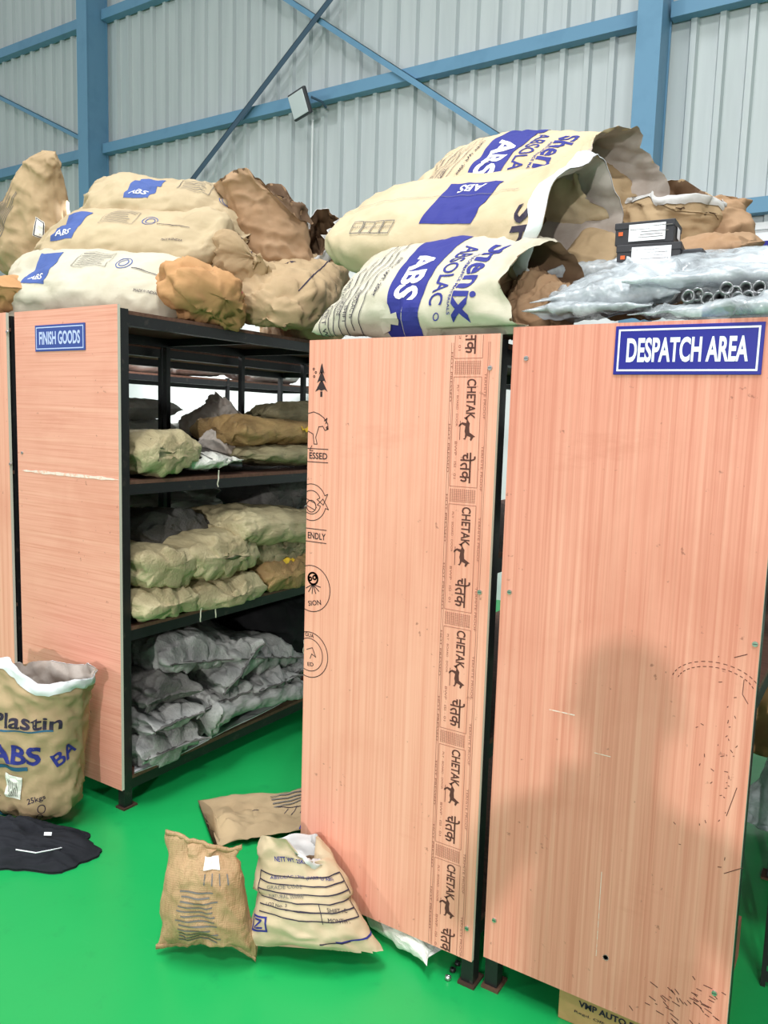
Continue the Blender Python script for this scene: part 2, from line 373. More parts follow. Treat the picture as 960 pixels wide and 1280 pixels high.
def sack(name, label, cat, group, p0, p1, W, T, nrm=(0, 0, 1), roll=0, mat='kraft', seed=0, e0='seam', e1='seam', ex=.75,
         cr=.012, taper=(1, 1), warp=None, sag=0.0, flat=.0, ns=72, nt=88, ears=0.0, freq=7.0, rim=.02, lining=None, depth=.18, cuff=None,
         cuffw=.05, ink=(), draw=None, imats=None, step=.012, lift=.0018, liningcol=None, seam=None, seamw=.012, wr=.0, sup=None, ymin=None, ymax=None):
    if sup is None:
        sup = {GT: 'left', GB: 'right', GO: 'right', GP: 'right', G3: 1.335, G2: .75, G1: .13}.get(group)
        if group in (G1, G2, G3): ymin = 2.042
    p0 = np.array(p0, float); p1 = np.array(p1, float); L = np.linalg.norm(p1-p0); X = (p1-p0)/L
    Zr = np.array(nrm, float); Z = Zr-X*(Zr@X); Z /= np.linalg.norm(Z); Y = np.cross(Z, X)
    cr_, sr_ = math.cos(math.radians(roll)), math.sin(math.radians(roll)); Y, Z = cr_*Y+sr_*Z, -sr_*Y+cr_*Z
    t = np.linspace(-1, 1, ns); s = np.sin(t*math.pi/2)
    h0, w0 = endprof(s, e0); h1, w1 = endprof(s, e1)
    h = np.where(s < 0, h0, h1); ww = np.where(s < 0, w0, w1)
    tp = taper[0]+(taper[1]-taper[0])*(s+1)/2
    ww = ww*tp; h = np.maximum(h*(.4+.6*tp), .006/T)
    th = math.pi/2-np.linspace(0, 2*math.pi, 241)
    G = np.zeros((ns, nt, 3))
    for i in range(ns):
        y = ww[i]*W/2*np.sign(np.cos(th))*np.abs(np.cos(th))**ex
        z = h[i]*T/2*np.sign(np.sin(th))*np.abs(np.sin(th))**ex
        if flat: z = np.where(z < 0, z*(1-flat), z)
        d = np.concatenate([[0], np.cumsum(np.hypot(np.diff(y), np.diff(z)))]); q = np.linspace(0, d[-1], nt+1)[:-1]
        G[i, :, 0] = s[i]*L/2; G[i, :, 1] = np.interp(q, d, y); G[i, :, 2] = np.interp(q, d, z)
    perim = d[-1] if False else None
    mid = G[ns//2]; perim = np.hypot(*(np.roll(mid, -1, 0)-mid)[:, 1:].T).sum()
    # crumple: ridged folds at three sizes
    off = Vector((seed*7.31, seed*3.17, seed*1.93))
    for i in range(ns):
        k = min(1.0, h[i]/.55+.25)
        edge = 1+1.5*abs(s[i])**3
        for j in range(nt):
            p = G[i, j]; v = Vector((p[0], p[1], p[2]*1.3))*freq+off
            n1 = noise.noise(v); n2 = noise.noise(v*2.1+Vector((5, 3, 1))); n3 = noise.noise(v*.42); n4 = noise.noise(v*4.3+Vector((2, 8, 1)))
            dd = cr*(1.1*(abs(n1)-.28)-1.3*(abs(n2)-.28)-.45*(abs(n4)-.28)+2.0*n3)
            if wr: dd += wr*abs(s[i])**3*noise.noise(Vector((p[0]*3, p[1]*26, p[2]*26))+off)
            r = np.array([0, p[1]/W, p[2]/T]); rn = np.linalg.norm(r)
            if rn > 1e-6: G[i, j] = p+r/rn*dd*k*edge
            G[i, j, 0] += cr*.9*(noise.noise(v*.8+Vector((9, 9, 9)))+.5*abs(n2))*edge
    if ears:
        for i in range(ns):
            a = abs(s[i])**8
            if (s[i] < 0 and e0 == 'seam') or (s[i] > 0 and e1 == 'seam'):
                G[i, :, 0] += np.sign(s[i])*a*ears*(np.abs(G[i, :, 1])/(W/2))**3
    if e1 in ('open', 'flare', 'neck', 'gape') and rim:
        for j in range(nt):
            q = Vector((G[-1, j, 1]*5, G[-1, j, 2]*5, seed*1.7))
            G[:, j, 0] += np.maximum(s, 0)**4*rim*1.6*noise.noise(q)
    if sag: G[:, :, 2] -= sag*(G[:, :, 0]/(L/2))**2
    if warp: G = warp(G, L, W, T)
    P = G
    RM = np.stack([X, Y, Z]); WP = P@RM+(p0+p1)/2; W0 = WP.copy()
    if sup is not None:      # the sack lies flat on what carries it
        if sup == 'left':    fl = np.where((WP[..., 0] < -2.47) & (WP[..., 1] > 1.985), 1.988, -9)
        elif sup == 'right': fl = np.where((WP[..., 0] > -1.48) & (WP[..., 0] < -.19) & (WP[..., 1] > 1.884), np.where(WP[..., 1] < 1.925, 1.852, 1.832), -9)
        else: fl = np.full(WP.shape[:2], float(sup))
        WP[..., 2] = np.maximum(WP[..., 2], fl+.001)
    if ymin is not None: WP[..., 1] = np.maximum(WP[..., 1], ymin)
    if ymax is not None: WP[..., 1] = np.minimum(WP[..., 1], ymax)
    P = G = P+(WP-W0)@RM.T
    verts = P.reshape(-1, 3); faces = []
    for i in range(ns-1):
        for j in range(nt):
            faces.append((i*nt+j, (i+1)*nt+j, (i+1)*nt+(j+1) % nt, i*nt+(j+1) % nt))
    opened = e1 in ('open', 'flare', 'neck', 'gape')
    faces.append(tuple(range(nt)))
    if not opened: faces.append(tuple((ns-1)*nt+j for j in range(nt))[::-1])
    o = link(name, verts, faces, mat, None, None, True)
    C = (p0+p1)/2
    o.matrix_world = Matrix(((X[0], Y[0], Z[0], C[0]), (X[1], Y[1], Z[1], C[1]), (X[2], Y[2], Z[2], C[2]), (0, 0, 0, 1)))
    tag(o, label, cat, group)
    nx = np.roll(P, -1, 1)-np.roll(P, 1, 1); ny = np.gradient(P, axis=0)
    N = np.cross(nx, ny); N /= np.maximum(np.linalg.norm(N, axis=2, keepdims=True), 1e-9)
    N = -N
    def samp(a, b, lf):
        si = np.clip(a/(L/2), -1, 1); ti = (math.asin(si)*2/math.pi+1)/2*(ns-1)
        tj = (b/perim*nt) % nt; i = min(int(ti), ns-2); fi = ti-i; j = int(tj) % nt; fj = tj-int(tj); j2 = (j+1) % nt
        g = lambda A: (A[i, j]*(1-fi)*(1-fj)+A[i+1, j]*fi*(1-fj)+A[i, j2]*(1-fi)*fj+A[i+1, j2]*fi*fj)
        return g(P)+g(N)*lf
    if draw is not None:
        D = Draw(); draw(D, L, W); mats = imats or ['ink']
        for mi in sorted(set(D.m)):
            pass
        D2 = D.cut(step)
        vs = []
        vm = {}
        for f, k in zip(D2.f, D2.m):
            for q in f: vm[q] = k
        for q, (a, b) in enumerate(D2.v): vs.append(samp(a, b, lift+.0009*vm.get(q, 0)))
        link('printing', vs, D2.f, mats, o, D2.m)
    if opened:
        rimr = P[-1]; c = rimr.mean(0); rings = []
        nd = 12
        cols = []
        for j in range(nt):
            col = P[::-1, j]; dist = np.concatenate([[0], np.cumsum(np.linalg.norm(np.diff(col, axis=0), axis=1))]); cols.append((dist, col, N[::-1, j]))
        for i in range(nd):
            x = depth*i/(nd-1); ring = np.zeros((nt, 3)); e = .0025+.022*(i/(nd-1))
            for j in range(nt):
                dist, col, nn = cols[j]
                ring[j] = [np.interp(x, dist, col[:, a]) for a in range(3)]
                ring[j] -= np.array([np.interp(x, dist, nn[:, a]) for a in range(3)])*(e if i else 0)
                if i: ring[j] -= np.array([np.interp(x, dist, nn[:, a]) for a in range(3)])*.02*i/nd*abs(noise.noise(Vector(ring[j]*14)+off))
            rings.append(ring)
        vs = np.concatenate(rings); fs = []
        for i in range(nd-1):
            for j in range(nt): fs.append((i*nt+j, i*nt+(j+1) % nt, (i+1)*nt+(j+1) % nt, (i+1)*nt+j))
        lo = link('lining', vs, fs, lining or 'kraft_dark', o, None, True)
        # what lies inside
        last = rings[-1]; cc = last.mean(0); ri = [last]
        for k in (.7, .4, .15):
            rr = cc+(last-cc)*k; rr[:, 0] += .03*(1-k)
            for j in range(nt): rr[j, 0] += .02*noise.noise(Vector(rr[j]*30)+off)
            ri.append(rr)
        vs = np.concatenate(ri); fs = []
        for i in range(3):
            for j in range(nt): fs.append((i*nt+j, i*nt+(j+1) % nt, (i+1)*nt+(j+1) % nt, (i+1)*nt+j))
        fs.append(tuple(3*nt+j for j in range(nt)))
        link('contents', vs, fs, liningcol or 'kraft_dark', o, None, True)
        if cuff:
            rings = []
            for i in range(7):
                u = i/6; x = cuffw*u; ring = np.zeros((nt, 3))
                for j in range(nt):
                    # follow the sack's own surface back from the rim
                    col = P[:, j]; dist = np.concatenate([[0], np.cumsum(np.linalg.norm(np.diff(col[::-1], axis=0), axis=1))])
                    xx = x*(1+.35*noise.noise(Vector((rimr[j, 1]*7, rimr[j, 2]*7, seed))))
                    pt = np.array([np.interp(xx, dist, col[::-1, a]) for a in range(3)])
                    nn = np.array([np.interp(xx, dist, N[::-1, j, a]) for a in range(3)])
                    ring[j] = pt+nn*(.004+.004*math.sin(u*3.1))
                rings.append(ring)
            rings.insert(0, rimr*.5+rings[0]*.5)
            vs = np.concatenate(rings); fs = []
            for i in range(len(rings)-1):
                for j in range(nt): fs.append((i*nt+j, i*nt+(j+1) % nt, (i+1)*nt+(j+1) % nt, (i+1)*nt+j))
            link('cuff', vs, fs, cuff, o, None, True)
    if seam:
        for ei, kd in ((0, e0), (ns-1, e1)):
            if kd != 'seam' : continue
            sg = -1 if ei == 0 else 1
            ring = P[ei]; ys = np.linspace(ring[:, 1].min(), ring[:, 1].max(), 26); top = []
            order = np.argsort(ring[:, 1]); zc = np.interp(ys, ring[order, 1], ring[order, 2]); xc = np.interp(ys, ring[order, 1], ring[order, 0])
            vs = []; fs = []
            for q in range(26):
                e = .004*noise.noise(Vector((ys[q]*30, seed, 2)))
                for (dx, dz) in ((-.004, .004), (seamw+e, .003), (seamw+e, -.003), (-.004, -.004)):
                    vs.append((xc[q]+sg*dx, ys[q], zc[q]+dz+e))
            for q in range(25):
                for k in range(4): fs.append((q*4+k, q*4+(k+1) % 4, q*4+4+(k+1) % 4, q*4+4+k))
            fs += [(0, 1, 2, 3), (100, 103, 102, 101)]
            link('sewn_hem', vs, fs, seam, o, None, True)
    return o

# ================================================================== the setting
WY = 6.5
struct(MB().box((-16, -4, -.1), (6, WY+.2, 0)).build('floor', 'floor'))
def wall():
    a = MB(); x = -16.0; prof = []
    while x < 6:
        prof += [(x, 0), (x+.128, 0), (x+.142, -.042), (x+.184, -.042), (x+.198, 0)]; x += .205
    n = len(prof); vs = []
    for dy in (0, .004):
        for z in (3.12, 9.0): vs += [(px, WY+.03+py+dy, z) for px, py in prof]
    fs = []
    for i in range(n-1):
        fs.append((i, i+1, n+i+1, n+i)); fs.append((2*n+i, 3*n+i, 3*n+i+1, 2*n+i+1))
    a.add(vs, fs); return a.build('wall_back', 'sheet')
struct(wall())
struct(MB().box((-16, WY, 0), (6, WY+.2, 3.12)).build('wall_back_lower', 'white_wall'))
struct(MB().box((-16, WY-.03, 3.07), (6, WY+.06, 3.12)).build('trim_1', 'white_wall'))
def column(cx, label):
    a = MB(); w = .09; y0, y1 = 6.2, 6.495
    a.box((cx-w, y0, 0), (cx+w, y0+.014, 9)); a.box((cx-w, y1-.014, 0), (cx+w, y1, 9)); a.box((cx-.006, y0+.014, 0), (cx+.006, y1-.014, 9))
    a.box((cx+.004, y0+.014, 0), (cx+.078, y1-.014, 9))
    tag(a.build('steel_column', 'blue_steel'), label, 'column', 'blue wall columns')
column(-8.285, 'blue painted steel column behind the upright sack at upper left')
column(-1.74, 'blue painted steel column behind the open sacks at upper right')
def girt(x0, x1, z, label):
    a = MB(); y = 6.40
    a.box((x0, y, z-.055), (x1, y+.006, z+.055)); a.box((x0, y+.006, z+.049), (x1, y+.10, z+.055)); a.box((x0, y+.006, z-.055), (x1, y+.10, z-.049))
    tag(a.build('wall_girt', 'blue_steel'), label, 'girt', 'blue horizontal wall girts')
for x0, x1, nm in ((-15.8, -8.38, 'left of the left column'), (-8.19, -1.84, 'between the two columns'), (-1.64, 5.8, 'right of the right column')):
    for z, zn in ((3.23, 'low blue steel girt at the foot of the metal sheeting'), (4.72, 'blue steel girt at mid height of the metal sheeting'), (6.22, 'high blue steel girt on the metal sheeting')):
        girt(x0, x1, z, zn+', '+nm)
def brace(p, q, y, mat, label, ext0=0.0, ext1=0.0, wd=.06):
    a, b = aty(*p, y), aty(*q, y); d = b-a; a = a-d*ext0; b = b+d*ext1
    d = (b-a)/np.linalg.norm(b-a); n = np.array([-d[2], 0, d[0]])*wd/2; t = np.array([0, .006, 0])
    m_ = MB(); vs = [a-n, b-n, b+n, a+n]; vs = vs+[v+t for v in vs]
    fc = [(0, 1, 2, 3), (7, 6, 5, 4), (0, 4, 5, 1), (1, 5, 6, 2), (2, 6, 7, 3), (3, 7, 4, 0)]
    m_.add(vs, fc); vs = [a+n, b+n, b+n*.8, a+n*.8]; vs = vs+[v+t*9 for v in vs]; m_.add(vs, fc)
    tag(m_.build('cross_brace', mat), label, 'brace', 'steel angle cross braces')
brace((255, 205), (412, 0), 6.33, 'dark_blue_steel', 'dark steel angle brace rising to the right, crossing behind the flood lamp bay', .9, .35)
brace((360, 0), (630, 175), 6.37, 'blue_steel', 'blue steel angle brace falling to the right above the printed sacks', .3, .25, .055)
brace((0, 122), (97, 171), 6.42, 'blue_steel', 'thin blue steel brace on the sheeting left of the left column', .6, .02, .05)

# flood lamp with its conduit
P = aty(375, 130, 6.22)
fl = empty('flood_lamp', P, 'slim white flood lamp hung on the mid girt', 'lamp')
tilt = Matrix.Rotation(math.radians(-8), 4, 'Y') @ Matrix.Rotation(math.radians(20), 4, 'X') @ Matrix.Rotation(math.radians(-25), 4, 'Z')
for nm, a, mt in (('housing', MB().box((-.16, -.02, -.12), (.16, .02, .12), 0, .012), 'dark_grey'), ('glass', MB().box((-.142, -.026, -.102), (.142, -.018, .102), 0, .003), 'lamp_glass'),
                  ('bracket', MB().tube([(.12, .02, .05), (.17, .12, .03), (.17, .19, .0)], .012), 'dark_blue_steel')):
    o = a.build(nm, mt, fl); o.matrix_local = tilt if nm != 'bracket' else Matrix.Identity(4)
c = aty(391, 150, 6.46)
tag(MB().tube([(c[0], 6.46, c[2]), (c[0], 6.46, 1.5)], .011).build('conduit_pipe', 'white_plastic'), 'thin white conduit running down the wall below the flood lamp', 'pipe')

# sign on the far wall at right
sg = empty('wall_sign', (-.75, 6.36, 2.72), 'blue bordered white sign on the far wall at right edge', 'sign')
MB().box((-.52, 0, -.3), (.62, .02, .3)).build('board', 'sign_white', sg)
MB().box((-.50, -.006, .17), (.60, 0, .24)).build('top_band', 'sign_blue', sg)
MB().box((-.50, -.006, -.28), (.60, 0, -.2)).build('bottom_band', 'sign_blue', sg)

# ================================================================== racks
def screw(x, y, z, par):
    a = MB(); a.tube([(x, y+.002, z), (x, y-.0035, z)], [.0075, .006], 14); a.box((x-.005, y-.0042, z-.0008), (x+.005, y-.0034, z+.0008), 1)
    a.build('screw', ['steel', 'dark_grey'], par)
def rack(name, label, x0, x1, y0, y1, zt, zs, rows, panel, screws=(), pz0=.09, rrows=None):
    r = empty(name, (x0, y0, 0), label, 'rack', 'steel storage racks with plywood end panels')
    o = np.array([x0, y0, 0])
    def B(nm, a, b, mt, par=None, bev=0):
        k = MB().box(np.array(a)-o, np.array(b)-o, 0, bev).build(nm, mt, par or r); return k
    u = .038
    rrows = rrows or rows
    for side, rr in ((x0, rows), (x1-u, rrows)):
        for y in rr:
            uu = u if y < y0+.1 else .026
            xa = side if side == x0 else side+u-uu
            p = B('upright', (xa, y, 0), (xa+uu, y+uu, zt), 'black')
            B('foot_plate', (side-.006, y-.010, 0), (side+u+.008, y+u+.02, .008), 'rust', p)
    for z in zs:
        b = B('shelf', (x0+.004, y0+.004, z-.014), (x1-.004, y1, z), 'board')
        for side in (x0+.004, x1-.034-.004):
            B('beam', (side, y0+u, z-.056), (side+.03+.004, y1, z-.0145), 'black', b)
        for y in rows: B('cross_bar', (x0+u, y+.004, z-.05), (x1-u, y+.03, z-.0145), 'black', b)
    if panel:
        p = MB().box(np.array((x0, y0-.013, pz0))-o, np.array((x1-.0, y0-.0005, zt+.012))-o)
        p.m = [1]*6; p.m[2] = 0
        q = p.build('end_panel', [panel, 'ply_edge'], r)
        for (sx, sz) in screws: screw(sx-x0, -.013, sz, q)
        return r, q
    return r, None
def scr(y, *px): return [tuple(aty(u, v, y-.013)[[0, 2]]) for u, v in px]
rA, pA = rack('storage_rack', 'black steel rack with rose plywood end under the FINISH GOODS sign', -3.12, -2.468, 2.0, 4.6, 1.99, (.13, .75, 1.335, 1.985), (2.0, 2.79, 3.34, 3.9, 4.56), 'ply_h', scr(2.0, (28, 566)), .085, (2.0, 3.3, 4.56))
rB, pB = rack('storage_rack', 'black steel rack with stamped plywood end, in the middle', -1.476, -.857, 1.899, 4.3, 1.818, (.19, .72, 1.25, 1.81), (1.9, 3.0, 4.26), 'ply_b', scr(1.9, (613, 460), (600, 740), (584, 1160)), .086)
rC, pC = rack('storage_rack', 'black steel rack with plain plywood end under the DESPATCH AREA sign', -.832, -.198, 1.922, 4.3, 1.835, (1.0, 1.42, 1.828), (1.925, 3.0, 4.26), 'ply_v', scr(1.922, (658, 448), (637, 740), (944, 805), (618, 1150), (893, 1241)), .1)
rL, pL = rack('storage_rack', 'black steel rack with plywood end cut by the left edge of the photo', -3.86, -3.165, 1.99, 4.6, 1.99, (.13, .75, 1.335, 1.94), (2.0, 4.56), 'ply_b', scr(1.99, (9, 415), (13, 580)), .085, (2.0, 2.82, 4.56))
rK, pK = rack('storage_rack', 'far rack beyond the left racks, seen through their shelves', -5.3, -4.55, 3.4, 6.3, 1.9, (.13, .70, 1.25, 1.89), (3.42, 6.25), None, rrows=(3.42, float(atx(282, 500, -4.57)[1]), float(atx(347, 500, -4.57)[1]), 6.25))
# pale scrape across the FINISH GOODS panel
D = Draw(); a, b = aty(28, 588, 1.986), aty(150, 600, 1.986)
top = []; bot = []
for i in range(41):
    t = i/40; x = a[0]+(b[0]-a[0])*t; z = a[2]+(b[2]-a[2])*t; e = .007*(1-abs(2*t-1)**6)+.005*noise.noise(Vector((t*14, 0, 0)))
    top.append((x, z+abs(e))); bot.append((x, z-abs(e)*.8))
D.poly(top+bot[::-1]); o = D.plane('scraped_streak', ['masking'], (3.12, -.0134-.0012, 0), (1, 0, 0), (0, 0, 1), pA); o.location = (0, 0, 0)
# faint ring stamp, scratches on the DESPATCH panel
D = Draw(); c0 = aty(895, 845, 1.908)
def L2(pl, y, wd, mi=0): D.stroke([tuple(aty(u, v, y)[[0, 2]]) for u, v in pl], wd, mi)
for k in range(16):
    a0 = 20+k*9.5
    D.circle(c0[0], c0[2]-.03, .085, .0016, 0, a0, a0+5, 3, .05)
    D.circle(c0[0], c0[2]-.03, .098, .0016, 0, a0, a0+5, 3, .062)
L2([(687, 887), (718, 894)], 1.908, .003, 1); L2([(743, 941), (763, 946)], 1.908, .002, 1); L2([(752, 1090), (745, 1195)], 1.908, .0016, 1)
L2([(918, 822), (934, 818)], 1.908, .002); L2([(930, 850), (928, 868), (935, 880)], 1.908, .0014); L2([(921, 985), (908, 1020)], 1.908, .0016); L2([(928, 1085), (905, 1092)], 1.908, .0016)
D.circle(aty(757, 1197, 1.908)[0], aty(757, 1197, 1.908)[2], .004, .008, 1, n=10)
random.seed(4)
for k in range(60):
    u, v = random.gauss(905, 30), random.gauss(960, 55)
    if u < 935-(v-780)*.09 and u > 820:
        q = aty(u, v, 1.908); L = random.uniform(.002, .008); an = random.uniform(0, 3); D.stroke([(q[0], q[2]), (q[0]+L*math.cos(an), q[2]+L*math.sin(an))], .0016)
for k in range(50):
    u, v = random.gauss(860, 34), random.gauss(1252, 12)+(0)
    q = aty(u, v, 1.908)
    if q[2] > .12 and q[0] < -.21: D.stroke([(q[0], q[2]), (q[0]+random.uniform(.004, .02), q[2]-random.uniform(0, .01))], .002)
D.plane('scuff_marks', ['ink_wood', 'masking'], (.832, -.0136, 0), (1, 0, 0), (0, 0, 1), pC)['kind'] = 'stuff'

# stamped band and round marks on the middle panel
D = Draw()
xl, xr = -1.002, -.876
def HP(i, pts, **k): pass
horse = [(-.9, .1), (-.6, .35), (-.25, .3), (.2, .35), (.42, .75), (.55, 1.0), (.62, .78), (.95, .55), (.85, .42), (.62, .48), (.5, .1), (.85, -.1), (.8, -.35), (.7, -.15), (.35, -.12), (.1, -.2), (-.35, -.12),
         (-.5, -.5), (-.25, -.85), (-.45, -.85), (-.68, -.5), (-.62, -.05), (-.85, .0), (-1.1, -.35), (-1.15, .05)]
def mapv(cx, cz, px, pz):   # the stamp is printed turned a quarter clockwise: its x runs down, its y runs right
    return (cx+pz, cz-px)
sp = .3405
for k in range(-1, 5):
    zc = 1.712-k*sp-.138; xc = -.947
    hb = .30; wb = .072
    def R_(x0, x1, z0, z1, t, mi):
        D.rect((x0+x1)/2, z0, x1-x0, t, mi); D.rect((x0+x1)/2, z1, x1-x0, t, mi); D.rect(x0, (z0+z1)/2, t, z1-z0, mi); D.rect(x1, (z0+z1)/2, t, z1-z0, mi)
    R_(xc-.040, xc+.042, zc-.146, zc+.146, .0014, 1)
    D.text('CHETAK', xc+.014, zc+.088, .106, .027, -90, 0, .022)
    D.text('चेतक', xc+.012, zc-.094, .082, .046, -90, 0, .016)
    D.poly([mapv(xc+.004, zc+.006, x*.030, y*.027) for x, y in horse], 0)
    D.stroke([(xc-.015, zc+.03), (xc-.015, zc-.02)], .0016, 0)
    D.text('PLY · BOARD · DOOR', xc-.026, zc+.07, .11, .006, -90, 1)
    D.text('BWP · ISI · 01', xc-.026, zc-.075, .10, .007, -90, 1)
    for j in range(13): D.rect(xc-.036+j*.006, zc-.170, .0011, .036, 1)
    for j in range(8): D.rect(xc, zc-.155-j*.0045, .078, .0008, 1)
for x in (-1.003, -.997, -.872+.0, -.877): D.rect(x+.006 if x < -.95 else x-.012, .95, .0012, 1.72, 1)
for k in range(9):
    z = 1.72-k*.19
    D.text('HOT PRESSED', -.9975+.003, z, .13, .006, -90, 1)
    D.text('TERMITE PROOF', -.8865-.007, z-.05, .12, .006, -90, 1)
Dm = Draw()
for v_, f_, m_ in [(D.v, D.f, D.m)]: pass
# keep the stamp inside the sheet (z)
bmx = Draw(); 
def clipz(D, z0, z1):
    out = Draw()
    for mi in sorted(set(D.m)):
        bm = bmesh.new(); vs = [bm.verts.new((x, y, 0)) for x, y in D.v]
        for f, k in zip(D.f, D.m):
            if k == mi:
                try: bm.faces.new([vs[i] for i in f])
                except ValueError: pass
        for co, no in (((0, z0, 0), (0, 1, 0)), ((0, z1, 0), (0, -1, 0))):
            bmesh.ops.bisect_plane(bm, geom=bm.verts[:]+bm.edges[:]+bm.faces[:], dist=1e-7, plane_co=co, plane_no=no, clear_inner=True)
        bmesh.ops.delete(bm, geom=[v for v in bm.verts if not v.link_faces], context='VERTS')
        bm.verts.index_update(); out.add([(v.co.x, v.co.y) for v in bm.verts], [[v.index for v in f.verts] for f in bm.faces], mi); bm.free()
    return out
clipz(D, .088, 1.828).plane('printed_strip', ['ink_wood', 'ink_wood_faint'], (1.476, -.0136, 0), (1, 0, 0), (0, 0, 1), pB)
def marks(): D.cut(clipx=-1.4755).plane('printed_mark', ['ink_black'], (1.476, -.0136, 0), (1, 0, 0), (0, 0, 1), pB)
D = Draw()
tx, tz = -1.428, 1.715
for k, (wd, hh, dz) in enumerate(((.020, .034, .030), (.034, .034, .006), (.046, .034, -.02))):
    D.poly([(tx-wd/2, tz+dz-hh/2), (tx-wd*.2, tz+dz-hh*.32), (tx, tz+dz-hh*.42), (tx+wd*.25, tz+dz-hh*.3), (tx+wd/2, tz+dz-hh/2), (tx+wd*.12, tz+dz+hh*.35), (tx, tz+dz+hh*.5), (tx-wd*.15, tz+dz+hh*.3)])
D.rect(tx, tz-.044, .008, .016)
for dx, dz in ((-.03, .03), (-.022, .02), (-.028, .008)): D.circle(tx+dx, tz+dz, .003, .002, n=8)
marks(); D = Draw()
# a four legged animal in line, cut by the sheet's edge
az = 1.572
D.stroke([(-1.48, az+.04), (-1.455, az+.046), (-1.435, az+.04), (-1.418, az+.03), (-1.402, az+.012), (-1.40, az-.004), (-1.412, az-.008), (-1.42, az+.004), (-1.436, az+.002)], .0026)
D.stroke([(-1.435, az+.002), (-1.446, az-.03), (-1.440, az-.05), (-1.452, az-.05), (-1.456, az-.02), (-1.48, az-.01)], .0026)
D.stroke([(-1.415, az+.02), (-1.405, az+.028), (-1.409, az+.012)], .003); D.circle(-1.404, az+.0, .003, .003, n=8)
D.stroke([(-1.46, az-.055), (-1.468, az-.07), (-1.455, az-.07)], .0024)
def legend(txt, z, x0=-1.476, x1=-1.398, tw=None):
    D.rect((x0+x1)/2, z+.021, x1-x0, .0026); D.rect((x0+x1)/2, z-.019, x1-x0, .0026)
    D.text(txt, (x0+x1)/2+.002-(x1-x0-(tw or .068))/2*0, z, tw or .068, .020, 0, 0, .02)
legend('ESSED', 1.487)
marks(); D = Draw()
cz = 1.345; cx = -1.458
def arcarrow(a0, a1, r0, r1):
    pts = [(cx+r1*math.cos(math.radians(a)), cz+r1*math.sin(math.radians(a))) for a in np.linspace(a0, a1, 14)]
    pts2 = [(cx+r0*math.cos(math.radians(a)), cz+r0*math.sin(math.radians(a))) for a in np.linspace(a1, a0, 14)]
    e = math.radians(a1); s = 1 if a1 > a0 else -1; rm = (r0+r1)/2
    tip = (cx+rm*math.cos(e+s*.55), cz+rm*math.sin(e+s*.55))
    D.stroke(pts+[(cx+(r1+.012)*math.cos(e), cz+(r1+.012)*math.sin(e)), tip, (cx+(r0-.012)*math.cos(e), cz+(r0-.012)*math.sin(e))]+pts2, .0024, 0, True)
arcarrow(120, 25, .036, .056); arcarrow(-120, -25+10, .036, .056)
D.circle(cx, cz-.012, .018, .0024); D.stroke([(cx-.02, cz+.01), (cx+.014, cz-.002), (cx+.02, cz-.016)], .0024); D.stroke([(cx-.02, cz-.01), (cx+.012, cz-.022)], .0024)
legend('ENDLY', 1.243)
marks(); D = Draw()
cx2, cz2 = -1.452, 1.078
D.circle(cx2, cz2, .072, .0026); D.circle(cx2+.006, cz2+.032, .018, .006); D.circle(cx2+.012, cz2+.036, .006, .005); D.circle(cx2-.004, cz2+.03, .005, .005)
for an in range(-150, 0, 28): D.stroke([(cx2+.006, cz2+.014), (cx2+.006+.03*math.cos(math.radians(an)), cz2+.014+.03*math.sin(math.radians(an)))], .003)
D.text('SION', cx2+.014, cz2-.043, .05, .016, 12, 0, .015)
marks(); D = Draw()
cx3, cz3 = -1.455, .868
D.circle(cx3, cz3, .072, .0026); D.circle(cx3, cz3, .052, .0024)
D.stroke([(cx3-.01, cz3+.015), (cx3+.012, cz3+.024), (cx3+.026, cz3-.004), (cx3+.01, cz3+.004), (cx3+.004, cz3-.012)], .0024)
D.text('ED', cx3+.006, cz3-.03, .024, .012, 6, 0, .015); D.text('GUA', cx3+.0, cz3+.062, .034, .012, -4, 0, .015)
marks()

# signs
def sign(label, x0, x1, z0, z1, y, txt, blue, white, mar, rz=0.0):
    cx, cz = (x0+x1)/2, (z0+z1)/2; W_, H_ = x1-x0, z1-z0
    s = empty('sign_board', (cx, y, cz), label, 'sign', 'blue area signs')
    MB().box((-W_/2, -.004, -H_/2), (W_/2, 0, H_/2), 0, .0012).build('plate', blue, s)
    D = Draw(); D.frame(0, 0, W_-.016, H_-.016, .0042)
    D.plane('border_line', [white], (0, -.0046, 0), (1, 0, 0), (0, 0, 1), s)
    D = Draw(); D.text(txt, 0, 0, W_*mar, H_*.50, 0, 0, .03, 4)
    D.plane('lettering', [white], (0, -.0046, 0), (1, 0, 0), (0, 0, 1), s)
    s.rotation_euler = (0, rz, 0)
sign('navy blue sign reading DESPATCH AREA on the right plywood panel', -.567, -.242, 1.724, 1.838, 1.9085, 'DESPATCH AREA', 'sign_blue', 'sign_white', .82, .006)
sign('blue sign reading FINISH GOODS on the left plywood panel', -2.974, -2.655, 1.836, 1.941, 1.9865, 'FINISH GOODS', 'sign_blue_soft', 'sign_lilac', .82)

